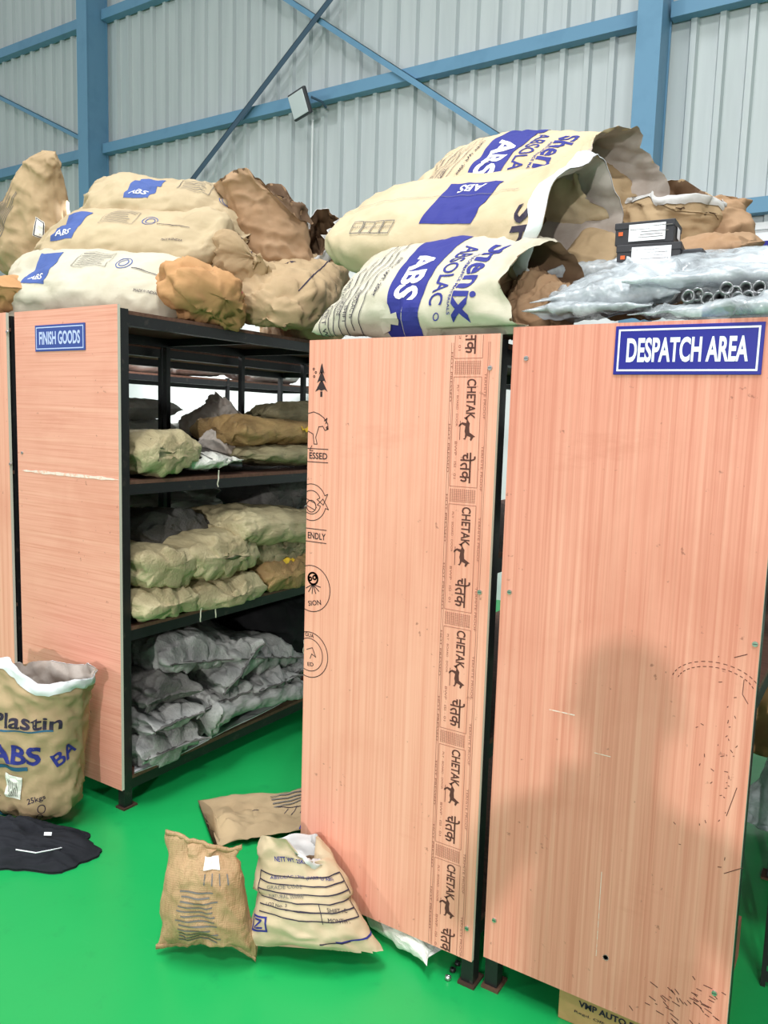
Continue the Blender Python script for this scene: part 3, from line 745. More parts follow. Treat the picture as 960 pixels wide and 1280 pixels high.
# ================================================================== sacks on top of the FINISH GOODS rack
def warp_flop(G, L, W, T, s0, amt):
    s = G[:, :, 0]/(L/2); k = np.clip((s-s0)/(1-s0), 0, 1)**2
    G[:, :, 2] -= amt*k; return G
def warp_shear(G, L, dy):
    G[:, :, 1] += dy*((G[:, :, 0]/(L/2)+1)/2)**1.3; return G
def warp_notch(G, L, W, T):
    s = np.clip(G[:, :, 0]/(L/2), 0, 1); y = G[:, :, 1]/(W/2)
    G[:, :, 0] -= s**5*np.where(G[:, :, 2] > 0, .085*np.clip(1-np.abs(y*2.2-.1), 0, 1), .01); return G
def warp_front(G, L, W, T, amt, side, c0=.35, cz=.75, cy=.5):
    s = np.clip(G[:, :, 0]/(L/2), 0, 1); y = side*G[:, :, 1]/(W/2); z = G[:, :, 2]/(T/2)
    G[:, :, 0] -= s**3*amt*np.clip(c0+cz*z+cy*y, 0, 1.3); return G
def warp_lean(G, L, dy, dz):
    s = (G[:, :, 0]/(L/2)+1)/2
    G[:, :, 1] += dy*s**2; G[:, :, 2] += dz*s**2; return G
INKS = ['ink_lightblue', 'ink_white', 'ink_grey', 'ink']
def lines(D, x0, x1, y0, y1, n, t, mi, vert=False, jit=.0):
    for k in range(n):
        q = (k+.5)/n; f = 1-jit*random.random()
        if vert: D.rect(x0+(x1-x0)*q, y0+(y1-y0)*f/2, t, (y1-y0)*f, mi)
        else: D.rect(x0+(x1-x0)*f/2, y0+(y1-y0)*q, (x1-x0)*f, t, mi)
def band_abs(pos, bw=.115, bh=.21, tilt=0):
    def f(D, L, W):
        random.seed(3)
        D.rect(pos, -.02, bw, bh, 0); D.text('ABS', pos, -.02-bh*.30, bw*.62, .035, 0, 1, .01)
        lines(D, pos+.16, pos+.31, -.01, .085, 7, .003, 2, False, .3); D.frame(pos+.235, .037, .17, .11, .002, 2)
        D.circle(pos+.40, .01, .035, .004, 0, n=24); D.circle(pos+.40, .01, .022, .004, 0, n=20)
        D.stroke([(pos+.45, -.02), (pos+.62, -.03)], .004, 3)
        D.text('MADE IN INDIA', pos+.56, -.13, .10, .014, 0, 3)
    return f
A1 = sack('filled_sack', 'greyish paper sack with blue ABS patch lying lowest above the FINISH GOODS sign', 'sack', GT, aty(20, 353, 2.18), aty(238, 370, 2.46), .40, .22, roll=42,
          mat='kraft_pale', seed=1, e0='round', e1='block', cr=.014, freq=5.5, draw=band_abs(-.245), imats=INKS, seam=None, ns=60)
A2 = sack('filled_sack', 'cream paper sack with blue ABS patch lying on the lowest one', 'sack', GT, aty(48, 305, 2.40), aty(282, 303, 2.72), .40, .22, roll=42,
          mat='kraft_grey', seed=2, e0='round', e1='block', cr=.014, freq=5.5, draw=band_abs(-.26, .13), imats=INKS)
A3 = sack('filled_sack', 'cream paper sack with blue patch and torn crumpled end, top of the left pile', 'sack', GT, aty(104, 260, 2.66), aty(306, 262, 2.98), .42, .25, roll=40,
          mat='kraft_grey', seed=3, e0='round', e1='open', cr=.018, draw=band_abs(-.05, .13), imats=INKS, lining='kraft_dark', rim=.09, taper=(.95, .95),
          warp=lambda G, L, W, T: warp_flop(G, L, W, T, .1, .10))
A0 = sack('standing_sack', 'big tan paper sack with tapered crumpled top standing at the upper left edge', 'sack', GT, aty(28, 345, 2.62), aty(62, 188, 2.62), .56, .30, nrm=(.35, -1, .1),
          mat='kraft_tan', seed=4, e0='round', e1='seam', taper=(1.25, .16), cr=.022, freq=6, imats=['ink_grey', 'ink_white', 'ink'],
          draw=lambda D, L, W: (lines(D, -L*.42, L*.16, .04, .26, 26, .003, 0, False, .3), D.rect(-.04, -.12, .085, .045, 1), D.frame(-.04, -.12, .08, .04, .004, 2)))
A9 = sack('filled_sack', 'orange brown sack with pink print, half out of frame at the left edge', 'sack', GT, (-3.76, 2.30, 2.04), aty(30, 362, 2.10), .34, .21, mat='kraft_orange', seed=5, e0='round', e1='seam', cr=.02,
          imats=['ink_pink'], draw=lambda D, L, W: (D.poly([(L*.32, -.17), (L*.41, -.15), (L*.43, -.11), (L*.36, -.12)], 0)))
A4 = sack('filled_sack', 'orange brown creased sack with pink print at the rack edge', 'sack', GT, (-3.02, 2.62, 2.10), atx(272, 374, -2.43), .37, .25, roll=-14, mat='kraft_orange', seed=6, e0='round', e1='block', cr=.03,
          ex=.85, imats=['ink_pink', 'ink'], draw=lambda D, L, W: (D.poly([(L*.16, -.14), (L*.30, -.16), (L*.34, -.08), (L*.2, -.06)], 0), D.poly([(L*.40, .10), (L*.46, .06), (L*.47, .14), (L*.42, .16)], 0), D.frame(L*.36, -.02, .06, .05, .006, 1)))
A5 = sack('filled_sack', 'brown creased paper sack wedged in the middle of the left pile', 'sack', GT, (-3.0, 2.95, 2.22), atx(320, 324, -2.47), .36, .25, roll=-24, mat='kraft_tan', seed=7, e0='round', e1='block', cr=.024,
          imats=['ink'], draw=lambda D, L, W: (D.text('ABS 25', L*.40, -.06, .14, .022, -80, 0, .02), D.stroke([(L*.28, -.15), (L*.30, .12)], .006, 0)))
A6 = sack('open_sack', 'brown paper sack leaning upright with dark open mouth, behind the left pile', 'sack', GT, atx(352, 352, -2.62), atx(334, 228, -2.72), .36, .24, nrm=(.75, -.9, .25), roll=8, mat='kraft_brown', seed=8,
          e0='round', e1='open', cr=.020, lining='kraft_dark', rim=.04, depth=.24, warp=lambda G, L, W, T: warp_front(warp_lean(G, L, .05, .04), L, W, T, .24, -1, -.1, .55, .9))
A7 = sack('filled_sack', 'tan paper sack drooping over the right rack edge', 'sack', GT, atx(402, 338, -2.72), atx(334, 392, -2.36), .40, .26, roll=-10, mat='kraft_tan', seed=9, e0='round', e1='round', cr=.024,
          imats=['ink'], draw=lambda D, L, W: (D.text('ABS 20', L*.10, -.06, .13, .03, -84, 0, .03), D.stroke([(-L*.3, .10), (L*.42, .12)], .006, 0)))
A8 = sack('open_sack', 'brown sack with a silver lined open mouth between the two piles', 'sack', GT, (-2.86, 3.86, 2.12), atx(398, 292, -2.54), .34, .22, nrm=(0, 0, 1), roll=70, mat='kraft_brown', seed=10, e0='round', e1='open', cr=.018,
          lining='kraft_dark', cuff='liner', cuffw=.09, rim=.03)
A10 = sack('filled_sack', 'dull brown sack filling the gap behind the drooping sack', 'sack', GT, (-2.9, 3.55, 2.1), atx(392, 400, -2.44), .34, .24, mat='kraft_tan', seed=11, e0='round', e1='round', cr=.02)

# ================================================================== sacks on top of the two stamped racks
BINK = ['ink_blue', 'ink_white', 'ink', 'ink_grey', 'kraft_pale']
def absolac(o, flip=1):
    def f(D, L, W):
        random.seed(7)
        x = -L/2+o
        # ruled form at the sewn end
        for k, (q, a, b) in enumerate(((.10, -.30, .02), (.125, -.30, .06), (.15, -.28, .14), (.175, -.26, .14), (.20, -.30, .15))): D.stroke([(x+q-.01, a), (x+q, (a+b)/2), (x+q+.015, b)], .0028, 2)
        D.frame(x+.06, -.235, .035, .15, .0026, 2); D.text('NET WT', x+.06, -.235, .12, .015, -90, 2)
        D.text('MONTH LOT No', x+.087, -.09, .15, .012, -90, 2); D.text('GRADE', x+.112, -.17, .07, .012, -90, 2); D.text('SHIFT', x+.137, -.20, .06, .012, -90, 2)
        D.text('ABSOLAC IS', x+.163, -.16, .11, .011, -90, 2)
        D.text('NETT. WT. 25kg', x+.235, -.05, .19, .018, -90, 2, .02)
        pts = [(x+.285, .20), (x+.275, .05), (x+.285, -.12), (x+.30, -.2), (x+.285, -.25), (x+.31, -.36), (x+.44, -.36), (x+.42, -.15), (x+.425, .02), (x+.44, .20)]
        D.poly(pts, 0); D.text('ABS', x+.355, -.06, .20, .085, -90, 1, .03)
        D.poly([(x+.275, -.16), (x+.30, -.175), (x+.315, -.205), (x+.335, -.20), (x+.345, -.22), (x+.335, -.24), (x+.31, -.235), (x+.30, -.26), (x+.275, -.27)], 4)
        D.text('ABSOLAC', x+.475, -.05, .25, .05, -90, 0, .01); D.circle(x+.485, -.205, .009, .003, 0, n=14)
        D.text('PERFORMANCE MATERIALS', x+.528, -.09, .22, .011, -90, 0, .01)
        D.text('Shenix', x+.575, -.07, .30, .075, -90, 0, .025)
    return f
B1 = sack('printed_sack', 'cream paper sack with ABS in a torn blue band, front one above the stamped panel', 'sack', GB, aty(434, 368, 2.13), aty(678, 360, 2.05), .41, .19, roll=42,
          mat='kraft_pale', seed=21, e0='seam', e1='gape', cr=.010, draw=absolac(.0), imats=BINK, lining='kraft_dark', depth=.20, rim=.05, ns=72, nt=80, liningcol='kraft_brown', freq=6,
          warp=lambda G, L, W, T: warp_flop(G, L, W, T, .45, .03))
def abs_back(D, L, W):
    D.rect(.12, -.06, .20, .19, 0); D.text('ABS', .12, .005, .10, .036, 180, 1, .02)
    for k in range(4): D.frame(-.25+.046*k, -.165, .044, .05, .003, 3); D.text('NETT', -.25+.046*k, -.165, .034, .008, 0, 3)
    D.text('Sh', .405, -.17, .12, .075, -90, 2, .02)
    D.stroke([(-L*.46, -.03), (L*.35, -.035)], .0016, 3)
B2 = sack('printed_sack', 'cream sack with upside down blue ABS patch and white mouth band, in the right pile', 'sack', GB, aty(436, 284, 2.42), aty(722, 286, 2.28), .44, .23, roll=40,
          mat='kraft', seed=22, e0='round', e1='gape',  cr=.009, draw=abs_back, imats=BINK, lining='liner_dirty', cuff='liner_white', cuffw=.06, depth=.26, rim=.05, ns=72, nt=80, freq=6)
B3 = sack('printed_sack', 'cream paper sack with blue ABS band and gaping crumpled mouth, topmost of the right pile', 'sack', GB, aty(530, 232, 2.72), aty(780, 228, 2.58), .44, .25, roll=40,
          mat='kraft', seed=23, e0='round', e1='gape', cr=.012, draw=absolac(.06), imats=BINK, lining='liner_dirty', depth=.28, rim=.10, ns=72, nt=80, freq=6, liningcol='kraft_dark')
sack('open_sack', 'brown paper sack with white edged gaping mouth, behind the black cartons', 'sack', GO, aty(800, 400, 2.80), aty(830, 230, 2.74), .34, .24, nrm=(.3, -1, .2), mat='kraft_tan', seed=24, e0='round', e1='open', cr=.022,
     lining='kraft_dark', cuff='liner', cuffw=.03, depth=.16, rim=.06, warp=lambda G, L, W, T: warp_front(G, L, W, T, .07, -1), imats=['orange'], draw=lambda D, L, W: D.stroke([(.10, .03), (.02, .0), (-.05, .0)], .007, 0))
sack('filled_sack', 'brown paper sack under the gaping mouth, left of the black cartons', 'sack', GO, aty(745, 318, 2.62), aty(700, 250, 2.9), .40, .26, nrm=(.2, -1, .3), mat='kraft_tan', seed=25, e0='round', e1='round', cr=.022)
sack('filled_sack', 'brown paper sack at the far right end of the row behind the cartons', 'sack', GO, aty(880, 330, 2.80), aty(872, 262, 2.88), .34, .24, nrm=(.2, -1, .2), mat='kraft_brown', seed=26, e0='round', e1='seam', cr=.022, taper=(1.1, .75))
sack('crumpled_sack', 'small tan paper sack end beside the black cartons', 'sack', GO, aty(735, 350, 2.35), aty(772, 296, 2.45), .20, .10, nrm=(0, -1, .3), mat='kraft_tan', seed=27, e0='round', e1='round', cr=.012)
sack('crumpled_sack', 'flattened brown paper sack lying above the clear bags at right', 'sack', GO, aty(830, 326, 2.55), aty(935, 306, 2.55), .30, .07, mat='kraft_brown', seed=28, e0='seam', e1='seam', cr=.016, roll=12)
sack('crumpled_sack', 'crushed greyish brown sack stuffed below the front sack mouth', 'sack', GO, aty(640, 372, 2.18), aty(705, 392, 2.14), .16, .14, nrm=(0, -1, .4), mat='kraft_brown', seed=29, e0='round', e1='round', cr=.022, freq=12)
# black cartons
def carton(label, c, sx, sy, sz, rz, mk):
    r = empty('small_carton', c, label, 'carton', 'small black cartons', rz)
    MB().box((-sx/2, -sy/2, 0), (sx/2, sy/2, sz*.72), 0, .002).build('box', 'carton_black', r)
    MB().box((-sx/2-.002, -sy/2-.002, sz*.70), (sx/2+.002, sy/2+.002, sz), 0, .002).build('lid', 'carton_black', r)
    D = Draw(); D.rect(0, 0, sx*.62, sz*.74, 0)
    random.seed(mk)
    for k in range(5): D.rect(-sx*.27+.05*random.random()+.02, sz*.26-k*sz*.12, .05+.03*random.random(), .0022, 1)
    D.plane('label_sticker', ['sign_white', 'ink_grey'], (sx*.05, -sy/2-.0032, sz*.5), (1, 0, 0), (0, 0, 1), r)
    D = Draw(); D.rect(0, 0, .012, .010, 0); D.plane('orange_mark', ['orange'], (-sx*.40, -sy/2-.0031, sz*.5), (1, 0, 0), (0, 0, 1), r)
    D = Draw(); D.rect(0, 0, sy*.4, sz*.5, 0); D.plane('side_sticker', ['sign_white'], (sx/2+.0031, 0, sz*.5), (0, 1, 0), (0, 0, 1), r)
q = aty(812, 341, 2.28)
carton('black carton with white label, lower of the two behind the clear bags', q, .165, .11, .068, .12, 1)
carton('black carton with white label, upper of the two behind the clear bags', q+np.array([-.012, .005, .069]), .155, .11, .060, .06, 2)
q2 = aty(858, 330, 2.32)
tag(MB().box((q2[0]-.05, q2[1]-.05, q2[2]-.03), (q2[0]+.05, q2[1]+.06, q2[2]+.03), 0, .004).build('small_carton', 'dark_grey'), 'plain dark grey carton right of the labelled black cartons', 'carton', 'small black cartons')
# clear plastic bags with pipe fittings
def film(label, p0, p1, W, T, seed, mat='film', cr=.014, roll=0, e='seam', **k):
    return sack('plastic_bag', label, 'plastic bag', GP, p0, p1, W, T, mat=mat, seed=seed, e0='seam', e1=e, cr=cr, freq=8, roll=roll, ears=.03, wr=.02, **k)
film('clear plastic bag at the left front of the row, on the panel edge', aty(686, 390, 2.07), aty(822, 384, 2.07), .28, .045, 41, roll=6)
film('clear plastic bag lying across the left of the row, glossy white fold', aty(694, 366, 2.13), aty(850, 354, 2.16), .32, .085, 42, roll=18)
film('clear plastic bag in front of the pipe fittings, above the DESPATCH sign', aty(805, 391, 2.00), aty(985, 381, 2.00), .20, .045, 43, mat='film_thin', roll=10)
film('clear plastic bag folded over the pipe fittings', aty(812, 358, 2.13), aty(1000, 346, 2.13), .32, .04, 44, roll=4)
film('clear plastic bag spread highest across the right of the row', aty(780, 345, 2.27), aty(1010, 322, 2.32), .36, .07, 45, roll=20)
film('clear plastic bag at the back left of the row beside the cartons', aty(700, 350, 2.30), aty(800, 345, 2.32), .24, .05, 46)
film('thin clear plastic bag drooping at the right end of the row', aty(915, 386, 2.07), aty(1015, 376, 2.09), .24, .04, 47, mat='film_thin')
GF = 'steel pipe fittings inside the clear bags'
spots = [(872, 366), (884, 373), (899, 371), (911, 375), (925, 372), (940, 369), (953, 371), (860, 372), (905, 362), (918, 364), (933, 360), (948, 360)]
wh = ['leftmost large ring', 'low ring near the left', 'middle large ring', 'ring just right of the middle', 'fourth ring', 'fifth ring along', 'rightmost low ring', 'ring at the far left below', 'upper middle ring', 'upper ring right of middle', 'upper ring toward the right', 'upper rightmost ring']
random.seed(11)
for (u, v), wd in zip(spots, wh):
    q = aty(u, v, 1.925+random.uniform(0, .015)); a = (random.uniform(-.3, .3), 1, random.uniform(-.1, .12))
    o = MB().ringtube((0, 0, 0), a, .0105, .0155, .07, 24).build('pipe_fitting', 'pipe', None, True); o.location = tuple(q+np.array([0, .035, 0]))
    tag(o, 'steel pipe fitting in the clear bag, '+wd+' of the cluster', 'pipe fitting', GF)

# ================================================================== goods inside the FINISH GOODS rack
def shelfsack(label, px, x, yspan, zspan, mat, seed, group, xl=-3.02, **k):
    pass
def along_x(name, label, cat, group, l, r, top, bot, mat, seed, xn=-2.5, xf=-3.06, dy=0.0, dz=0.0, **k):
    """a sack lying into the rack; its near end fills the pixel box on the plane x = xn"""
    c = atx((l+r)/2, (top+bot)/2, xn); a = atx(l, (top+bot)/2, xn); b = atx(r, (top+bot)/2, xn); t = atx((l+r)/2, top, xn); u = atx((l+r)/2, bot, xn)
    W = abs(b[1]-a[1])*1.04; T = abs(t[2]-u[2])*1.12
    return sack(name, label, cat, group, (xf, c[1]+dy, c[2]+dz), c+np.array([.05, 0, 0]), W, T, mat=mat, seed=seed, **k)
def along_y(name, label, cat, group, l, r, top, bot, mat, seed, x=-2.70, W=.4, **k):
    """a sack lying along the rack; it fills the pixel box on the plane x"""
    mid = (top+bot)/2; a = atx(l, k.pop('ml', mid), x); b = atx(r, k.pop('mr', mid), x); c = atx((l+r)/2, top, x); d = atx((l+r)/2, bot, x)
    return sack(name, label, cat, group, a, b, W, abs(c[2]-d[2])*.8, mat=mat, seed=seed, **k)
wv = dict(e0='fat', e1='fat', cr=.013, ears=.03, wr=.022, seam=None, freq=6)
# upper shelf
along_x('woven_sack', 'pale woven sack with knotted corner at the front of the upper shelf', 'sack', G3, 172, 248, 545, 590, 'wov_tan', 51, xn=-2.49, **wv)
along_x('woven_sack', 'pale woven sack flattened under the black sheet on the upper shelf', 'sack', G3, 240, 312, 565, 586, 'wov_white', 52, xn=-2.49, **wv)
along_y('woven_sack', 'brown woven sack lying long and highest on the upper shelf', 'sack', G3, 268, 420, 520, 560, 'wov_brown', 53, x=-2.68, W=.36, **wv)
along_y('woven_sack', 'olive brown woven sack under the long brown one on the upper shelf', 'sack', G3, 282, 430, 553, 584, 'wov_olive', 54, x=-2.62, W=.36, **wv)
along_y('woven_sack', 'greyish woven sack behind the long brown one on the upper shelf', 'sack', G3, 318, 460, 500, 535, 'wov_olive', 55, x=-2.98, W=.3, **wv)
sack('crumpled_sheet', 'crumpled pinkish paper sack behind the posts on the upper shelf', 'sack', G3, atx(240, 560, -2.95), atx(285, 525, -2.95), .30, .16, nrm=(1, -.4, .3), mat='liner_dirty', seed=56, e0='round', e1='round', cr=.03, freq=10)
sack('crumpled_sheet', 'loose dirty paper sheet in front of the long brown sack on the upper shelf', 'sack', G3, atx(245, 572, -2.72), atx(282, 545, -2.66), .16, .05, nrm=(1, -.2, .5), mat='liner_dirty', seed=57, e0='seam', e1='seam', cr=.02, freq=10)
def slab(name, label, cat, group, pts, th, mat, seed):
    # a thin bent sheet through four corner points
    a, b, c, d = [np.array(p, float) for p in pts]; n = 16; vs = []; fs = []
    for lay in (0, 1):
        for i in range(n):
            for j in range(n):
                u, v = i/(n-1), j/(n-1); p = (a*(1-u)+b*u)*(1-v)+(d*(1-u)+c*u)*v
                vs.append(p+np.array([0, 0, -th*lay+.010*noise.noise(Vector((u*3, v*3, seed)))-.02*math.sin(u*3.14)*(1-v)]))
    N_ = n*n
    for i in range(n-1):
        for j in range(n-1):
            q = i*n+j; fs.append((q, q+n, q+n+1, q+1)); fs.append((N_+q, N_+q+1, N_+q+n+1, N_+q+n))
    for i in range(n-1):
        for (q, r) in ((i*n, (i+1)*n), (i*n+n-1, (i+1)*n+n-1), (i, i+1), ((n-1)*n+i, (n-1)*n+i+1)): fs.append((q, r, N_+r, N_+q))
    return tag(link(name, vs, fs, mat, None, None, True), label, cat, group)
slab('black_sheet', 'black plastic sheet lying over the sacks on the upper shelf', 'sheet', None, (atx(188, 548, -2.47), atx(303, 578, -2.47), atx(290, 555, -2.9), atx(185, 538, -2.9)), .02, 'black_film', 3)
for nm, u, v in (('yellow paper tag on the long brown sack of the upper shelf', 381, 535), ('yellow paper tag on the olive sack of the upper shelf', 371, 566)):
    q = atx(u, v, -2.505); tag(slab('paper_tag', '', 'tag', None, (q+[0, -.03, .012], q+[0, .03, .018], q+[.012, .03, -.016], q+[.012, -.03, -.012]), .002, 'yellow', 5), nm, 'tag', 'yellow tags')
# middle shelf
along_x('woven_sack', 'tan woven sack second from the bottom at the front post, middle shelf', 'sack', G2, 172, 240, 682, 733, 'wov_tan', 61, xn=-2.47, **wv)
along_x('woven_sack', 'tan woven sack at the bottom by the front post, middle shelf', 'sack', G2, 172, 246, 733, 774, 'wov_tan', 62, xn=-2.46, **wv)
along_x('woven_sack', 'cream woven sack bulging in the middle of the middle shelf', 'sack', G2, 236, 328, 668, 722, 'wov_tan', 63, xn=-2.45, **wv)
along_x('woven_sack', 'cream woven sack below the bulging one on the middle shelf', 'sack', G2, 244, 332, 720, 764, 'wov_tan', 64, xn=-2.45, **wv)
along_x('woven_sack', 'olive woven sack tucked right of the bulging one on the middle shelf', 'sack', G2, 318, 384, 668, 706, 'wov_olive', 65, xn=-2.5, **wv)
along_y('woven_sack', 'tan woven sack lying topmost on the middle shelf', 'sack', G2, 262, 388, 630, 682, 'wov_tan', 66, x=-2.60, W=.42, **wv)
along_x('woven_sack', 'brown woven sack with yellow print at the right of the middle shelf', 'sack', G2, 326, 395, 694, 736, 'wov_brown', 67, xn=-2.46, imats=['yellow'], draw=lambda D, L, W: D.rect(L*.42, -.02, .06, .10, 0), **wv)
along_x('woven_sack', 'pale woven sack at the far right of the middle shelf, by the stamped panel', 'sack', G2, 368, 440, 658, 700, 'wov_olive', 68, xn=-2.5, **wv)
along_x('woven_sack', 'shaded woven sack lying dark behind the front post on the middle shelf', 'sack', G2, 176, 262, 640, 690, 'wov_dark', 69, xn=-2.66, **wv)  # shade beside the end panel is put into the dark weave colour
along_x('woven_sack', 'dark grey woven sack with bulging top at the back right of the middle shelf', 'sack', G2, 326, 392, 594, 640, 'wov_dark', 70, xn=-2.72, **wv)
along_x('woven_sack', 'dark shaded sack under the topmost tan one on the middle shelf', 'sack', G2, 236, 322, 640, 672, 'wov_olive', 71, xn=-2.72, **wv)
# hanging threads
for i, (u, v, lab) in enumerate(((270, 752, 'frayed thread hanging below the bulging sack stack'), (251, 757, 'short frayed thread hanging left on the middle shelf edge'), (273, 588, 'frayed thread hanging from the upper shelf beam'), (380, 800, 'white frayed thread beside the stamped panel edge, higher one'), (381, 826, 'white frayed thread beside the stamped panel edge, lower one'))):
    q = atx(u, v, -2.435); pts = [q+np.array([.003*math.sin(k*1.7+i), .004*math.sin(k*1.1), -.012*k]) for k in range(7)]
    m_ = MB(); m_.tube(pts, .0028, 6); tag(m_.build('loose_thread', 'thread'), lab, 'thread', 'loose sack threads')
# bottom shelf
gs = dict(e0='fat', e1='seam', cr=.018, ears=.03, wr=.035, seam='wov_dark', seamw=.006, freq=7.5)
along_x('woven_sack', 'grey woven sack with white dusty face, lowest at the front post of the bottom shelf', 'sack', G1, 172, 242, 905, 956, 'wov_grey', 81, xn=-2.47, **gs)
along_x('woven_sack', 'grey woven sack second up at the front post of the bottom shelf', 'sack', G1, 172, 232, 878, 918, 'wov_grey', 82, xn=-2.48, **gs)
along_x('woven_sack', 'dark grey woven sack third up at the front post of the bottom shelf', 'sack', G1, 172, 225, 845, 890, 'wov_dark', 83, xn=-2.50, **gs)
along_x('woven_sack', 'grey woven sack with folded top, topmost left of the bottom shelf', 'sack', G1, 203, 282, 795, 852, 'wov_grey', 84, xn=-2.52, roll=-10, **gs)
along_x('woven_sack', 'grey woven sack arched over in the middle of the bottom shelf', 'sack', G1, 262, 318, 798, 868, 'wov_grey', 85, xn=-2.48, roll=35, **gs)
along_x('woven_sack', 'grey woven sack topmost right of the bottom shelf', 'sack', G1, 286, 368, 800, 838, 'wov_grey', 86, xn=-2.52, roll=-14, **gs)
along_y('woven_sack', 'long grey woven sack lying along the bottom shelf edge', 'sack', G1, 232, 350, 862, 900, 'wov_grey', 87, x=-2.56, W=.34, ml=892, mr=848, **gs)
along_x('woven_sack', 'grey woven sack at the right of the bottom shelf, second from the panel', 'sack', G1, 310, 362, 836, 866, 'wov_grey', 88, xn=-2.47, **gs)
along_x('woven_sack', 'grey woven sack at the far right of the bottom shelf', 'sack', G1, 344, 394, 826, 852, 'wov_grey', 89, xn=-2.47, **gs)
along_x('woven_sack', 'grey woven sack squeezed below the arched one on the bottom shelf', 'sack', G1, 226, 300, 858, 892, 'wov_grey', 90, xn=-2.5, **gs)
slab('white_sheet', 'white plastic sheet lining the bottom shelf edge', 'sheet', None, (atx(168, 966, -2.445), atx(378, 862, -2.445), atx(378, 850, -2.62), atx(168, 950, -2.62)), .003, 'liner_white', 9)

# goods on the rack behind it and on the far rack
GW = 'pale sacks on the racks behind'
def stack(label, x, y, z, n, W, T, L, mat, seed, yaw=0.0):
    for k in range(n):
        sack('woven_sack', label % ('lowest' if k == 0 else 'topmost' if k == n-1 else ('second' if k == 1 else 'third' if k == 2 else 'fourth')+' from below'), 'sack', GW, (x-L/2, y+yaw, z+T*(k+.5)*.92), (x+L/2, y+.01*k, z+T*(k+.5)*.92), W, T, mat=mat, seed=seed+k, e0='seam', e1='seam', cr=.014, wr=.02, ns=40, nt=48)
stack('pale woven sack behind, upper shelf left of thin posts, %s of its stack', -3.5, 2.78, 1.335, 3, .46, .125, .56, 'wov_white', 101)
stack('greyed woven sack behind, upper shelf right of thin posts, %s of its stack', -3.5, 3.50, 1.335, 2, .50, .115, .56, 'wov_white', 106)
stack('white woven sack behind on the middle shelf, stack nearest the front, %s', -3.5, 2.85, .75, 4, .50, .12, .56, 'wov_white', 111)
stack('white woven sack behind on the middle shelf, middle stack, %s', -3.5, 3.42, .75, 4, .52, .12, .56, 'wov_white', 116)
stack('white woven sack behind on the middle shelf, far stack, %s', -3.5, 4.0, .75, 3, .52, .125, .56, 'wov_white', 121)
for i, (y0, lab) in enumerate(((2.30, 'nearest the front'), (2.78, 'second from the front'), (3.26, 'third from the front'), (3.74, 'fourth from the front'), (4.22, 'farthest back'))):
    sack('filler_sack', 'black sack added to darken the bottom shelf of the rack behind, %s' % lab, 'sack', 'added black sacks on the bottom shelf behind', (-3.55, y0, .14), (-3.55, y0+.02, .66), .50, .46, nrm=(1, 0, 0), mat='black_bag', seed=171+i, e0='block', e1='round', cr=.02, ns=48, nt=56)  # black sacks added so the back of this shelf reads dark
for i, (y0, lab) in enumerate(((3.25, 'nearer'), (3.75, 'middle'), (4.25, 'farther'))):
    sack('filler_sack', 'black sack added to darken the back of the bottom shelf by the grey sacks, %s' % lab, 'sack', 'added black sacks on the bottom shelf', (-2.80, y0, .14), (-2.80, y0+.02, .62), .46, .42, nrm=(1, 0, 0), mat='black_bag', seed=181+i, e0='block', e1='round', cr=.02, ns=48, nt=56)  # more added black filler, darkening the space behind the grey sacks
for i, (y0, y1, lab) in enumerate(((3.6, 4.3, 'front'), (4.35, 5.0, 'middle'), (5.05, 5.8, 'far'))):
    sack('plastic_bag', 'grey wrapped plastic bag on top of the far rack, %s one of three' % lab, 'plastic bag', 'wrapped bags on the far rack', (-4.8, y0, 1.99), (-4.8, y1, 1.99), .42, .20, mat='liner', seed=131+i, e0='round', e1='round', cr=.02, ns=40, nt=48)

# ================================================================== on the floor
# open printed sack at the left
PL = sack('open_sack', 'open kraft sack lettered ABS with white rolled rim, standing on the floor at left', 'sack', None, (-2.705, 1.735, .015), (-2.735, 1.79, .605), .40, .25, nrm=(.42, -1, 0), mat='kraft_tan', seed=141, sup=.0, ymax=1.984, e0='block', e1='open',
     cr=.016, lining='liner_dirty', liningcol='kraft_dark', cuff='liner_white', cuffw=.045, depth=.20, rim=.05, ns=72, nt=84, imats=['ink', 'ink_blue', 'ink_teal', 'ink_white', 'ink_grey'],
     draw=lambda D, L, W: (D.text('Plastin', .115, -.055, .25, .055, -90, 0, .02), D.stroke([(.075, .12), (.085, -.15)], .006, 2), D.text('ABS', -.01, -.02, .19, .075, -90, 1, .03),
                           D.rect(-.065, .05, .016, .24, 2), D.text('BA', -.01, -.20, .10, .05, -60, 1, .02), D.poly([(-.09, .02), (-.10, -.05), (-.185, -.04), (-.18, .03)], 3),
                           lines(D, -.175, -.11, -.03, .012, 6, .0025, 4, False, .2), D.text('25kgs', -.185, -.10, .07, .022, -72, 0, .01), D.circle(-.215, -.12, .014, .003, 0, n=16), D.circle(-.25, -.115, .014, .003, 0, n=16),
                           D.poly([(-.17, .20), (-.25, .08), (-.285, -.03), (-.285, .22)], 2), D.text('PolyStyrene', -.17, .12, .10, .012, -90, 0), D.text('Nature Colour', -.185, .12, .11, .012, -90, 0)))
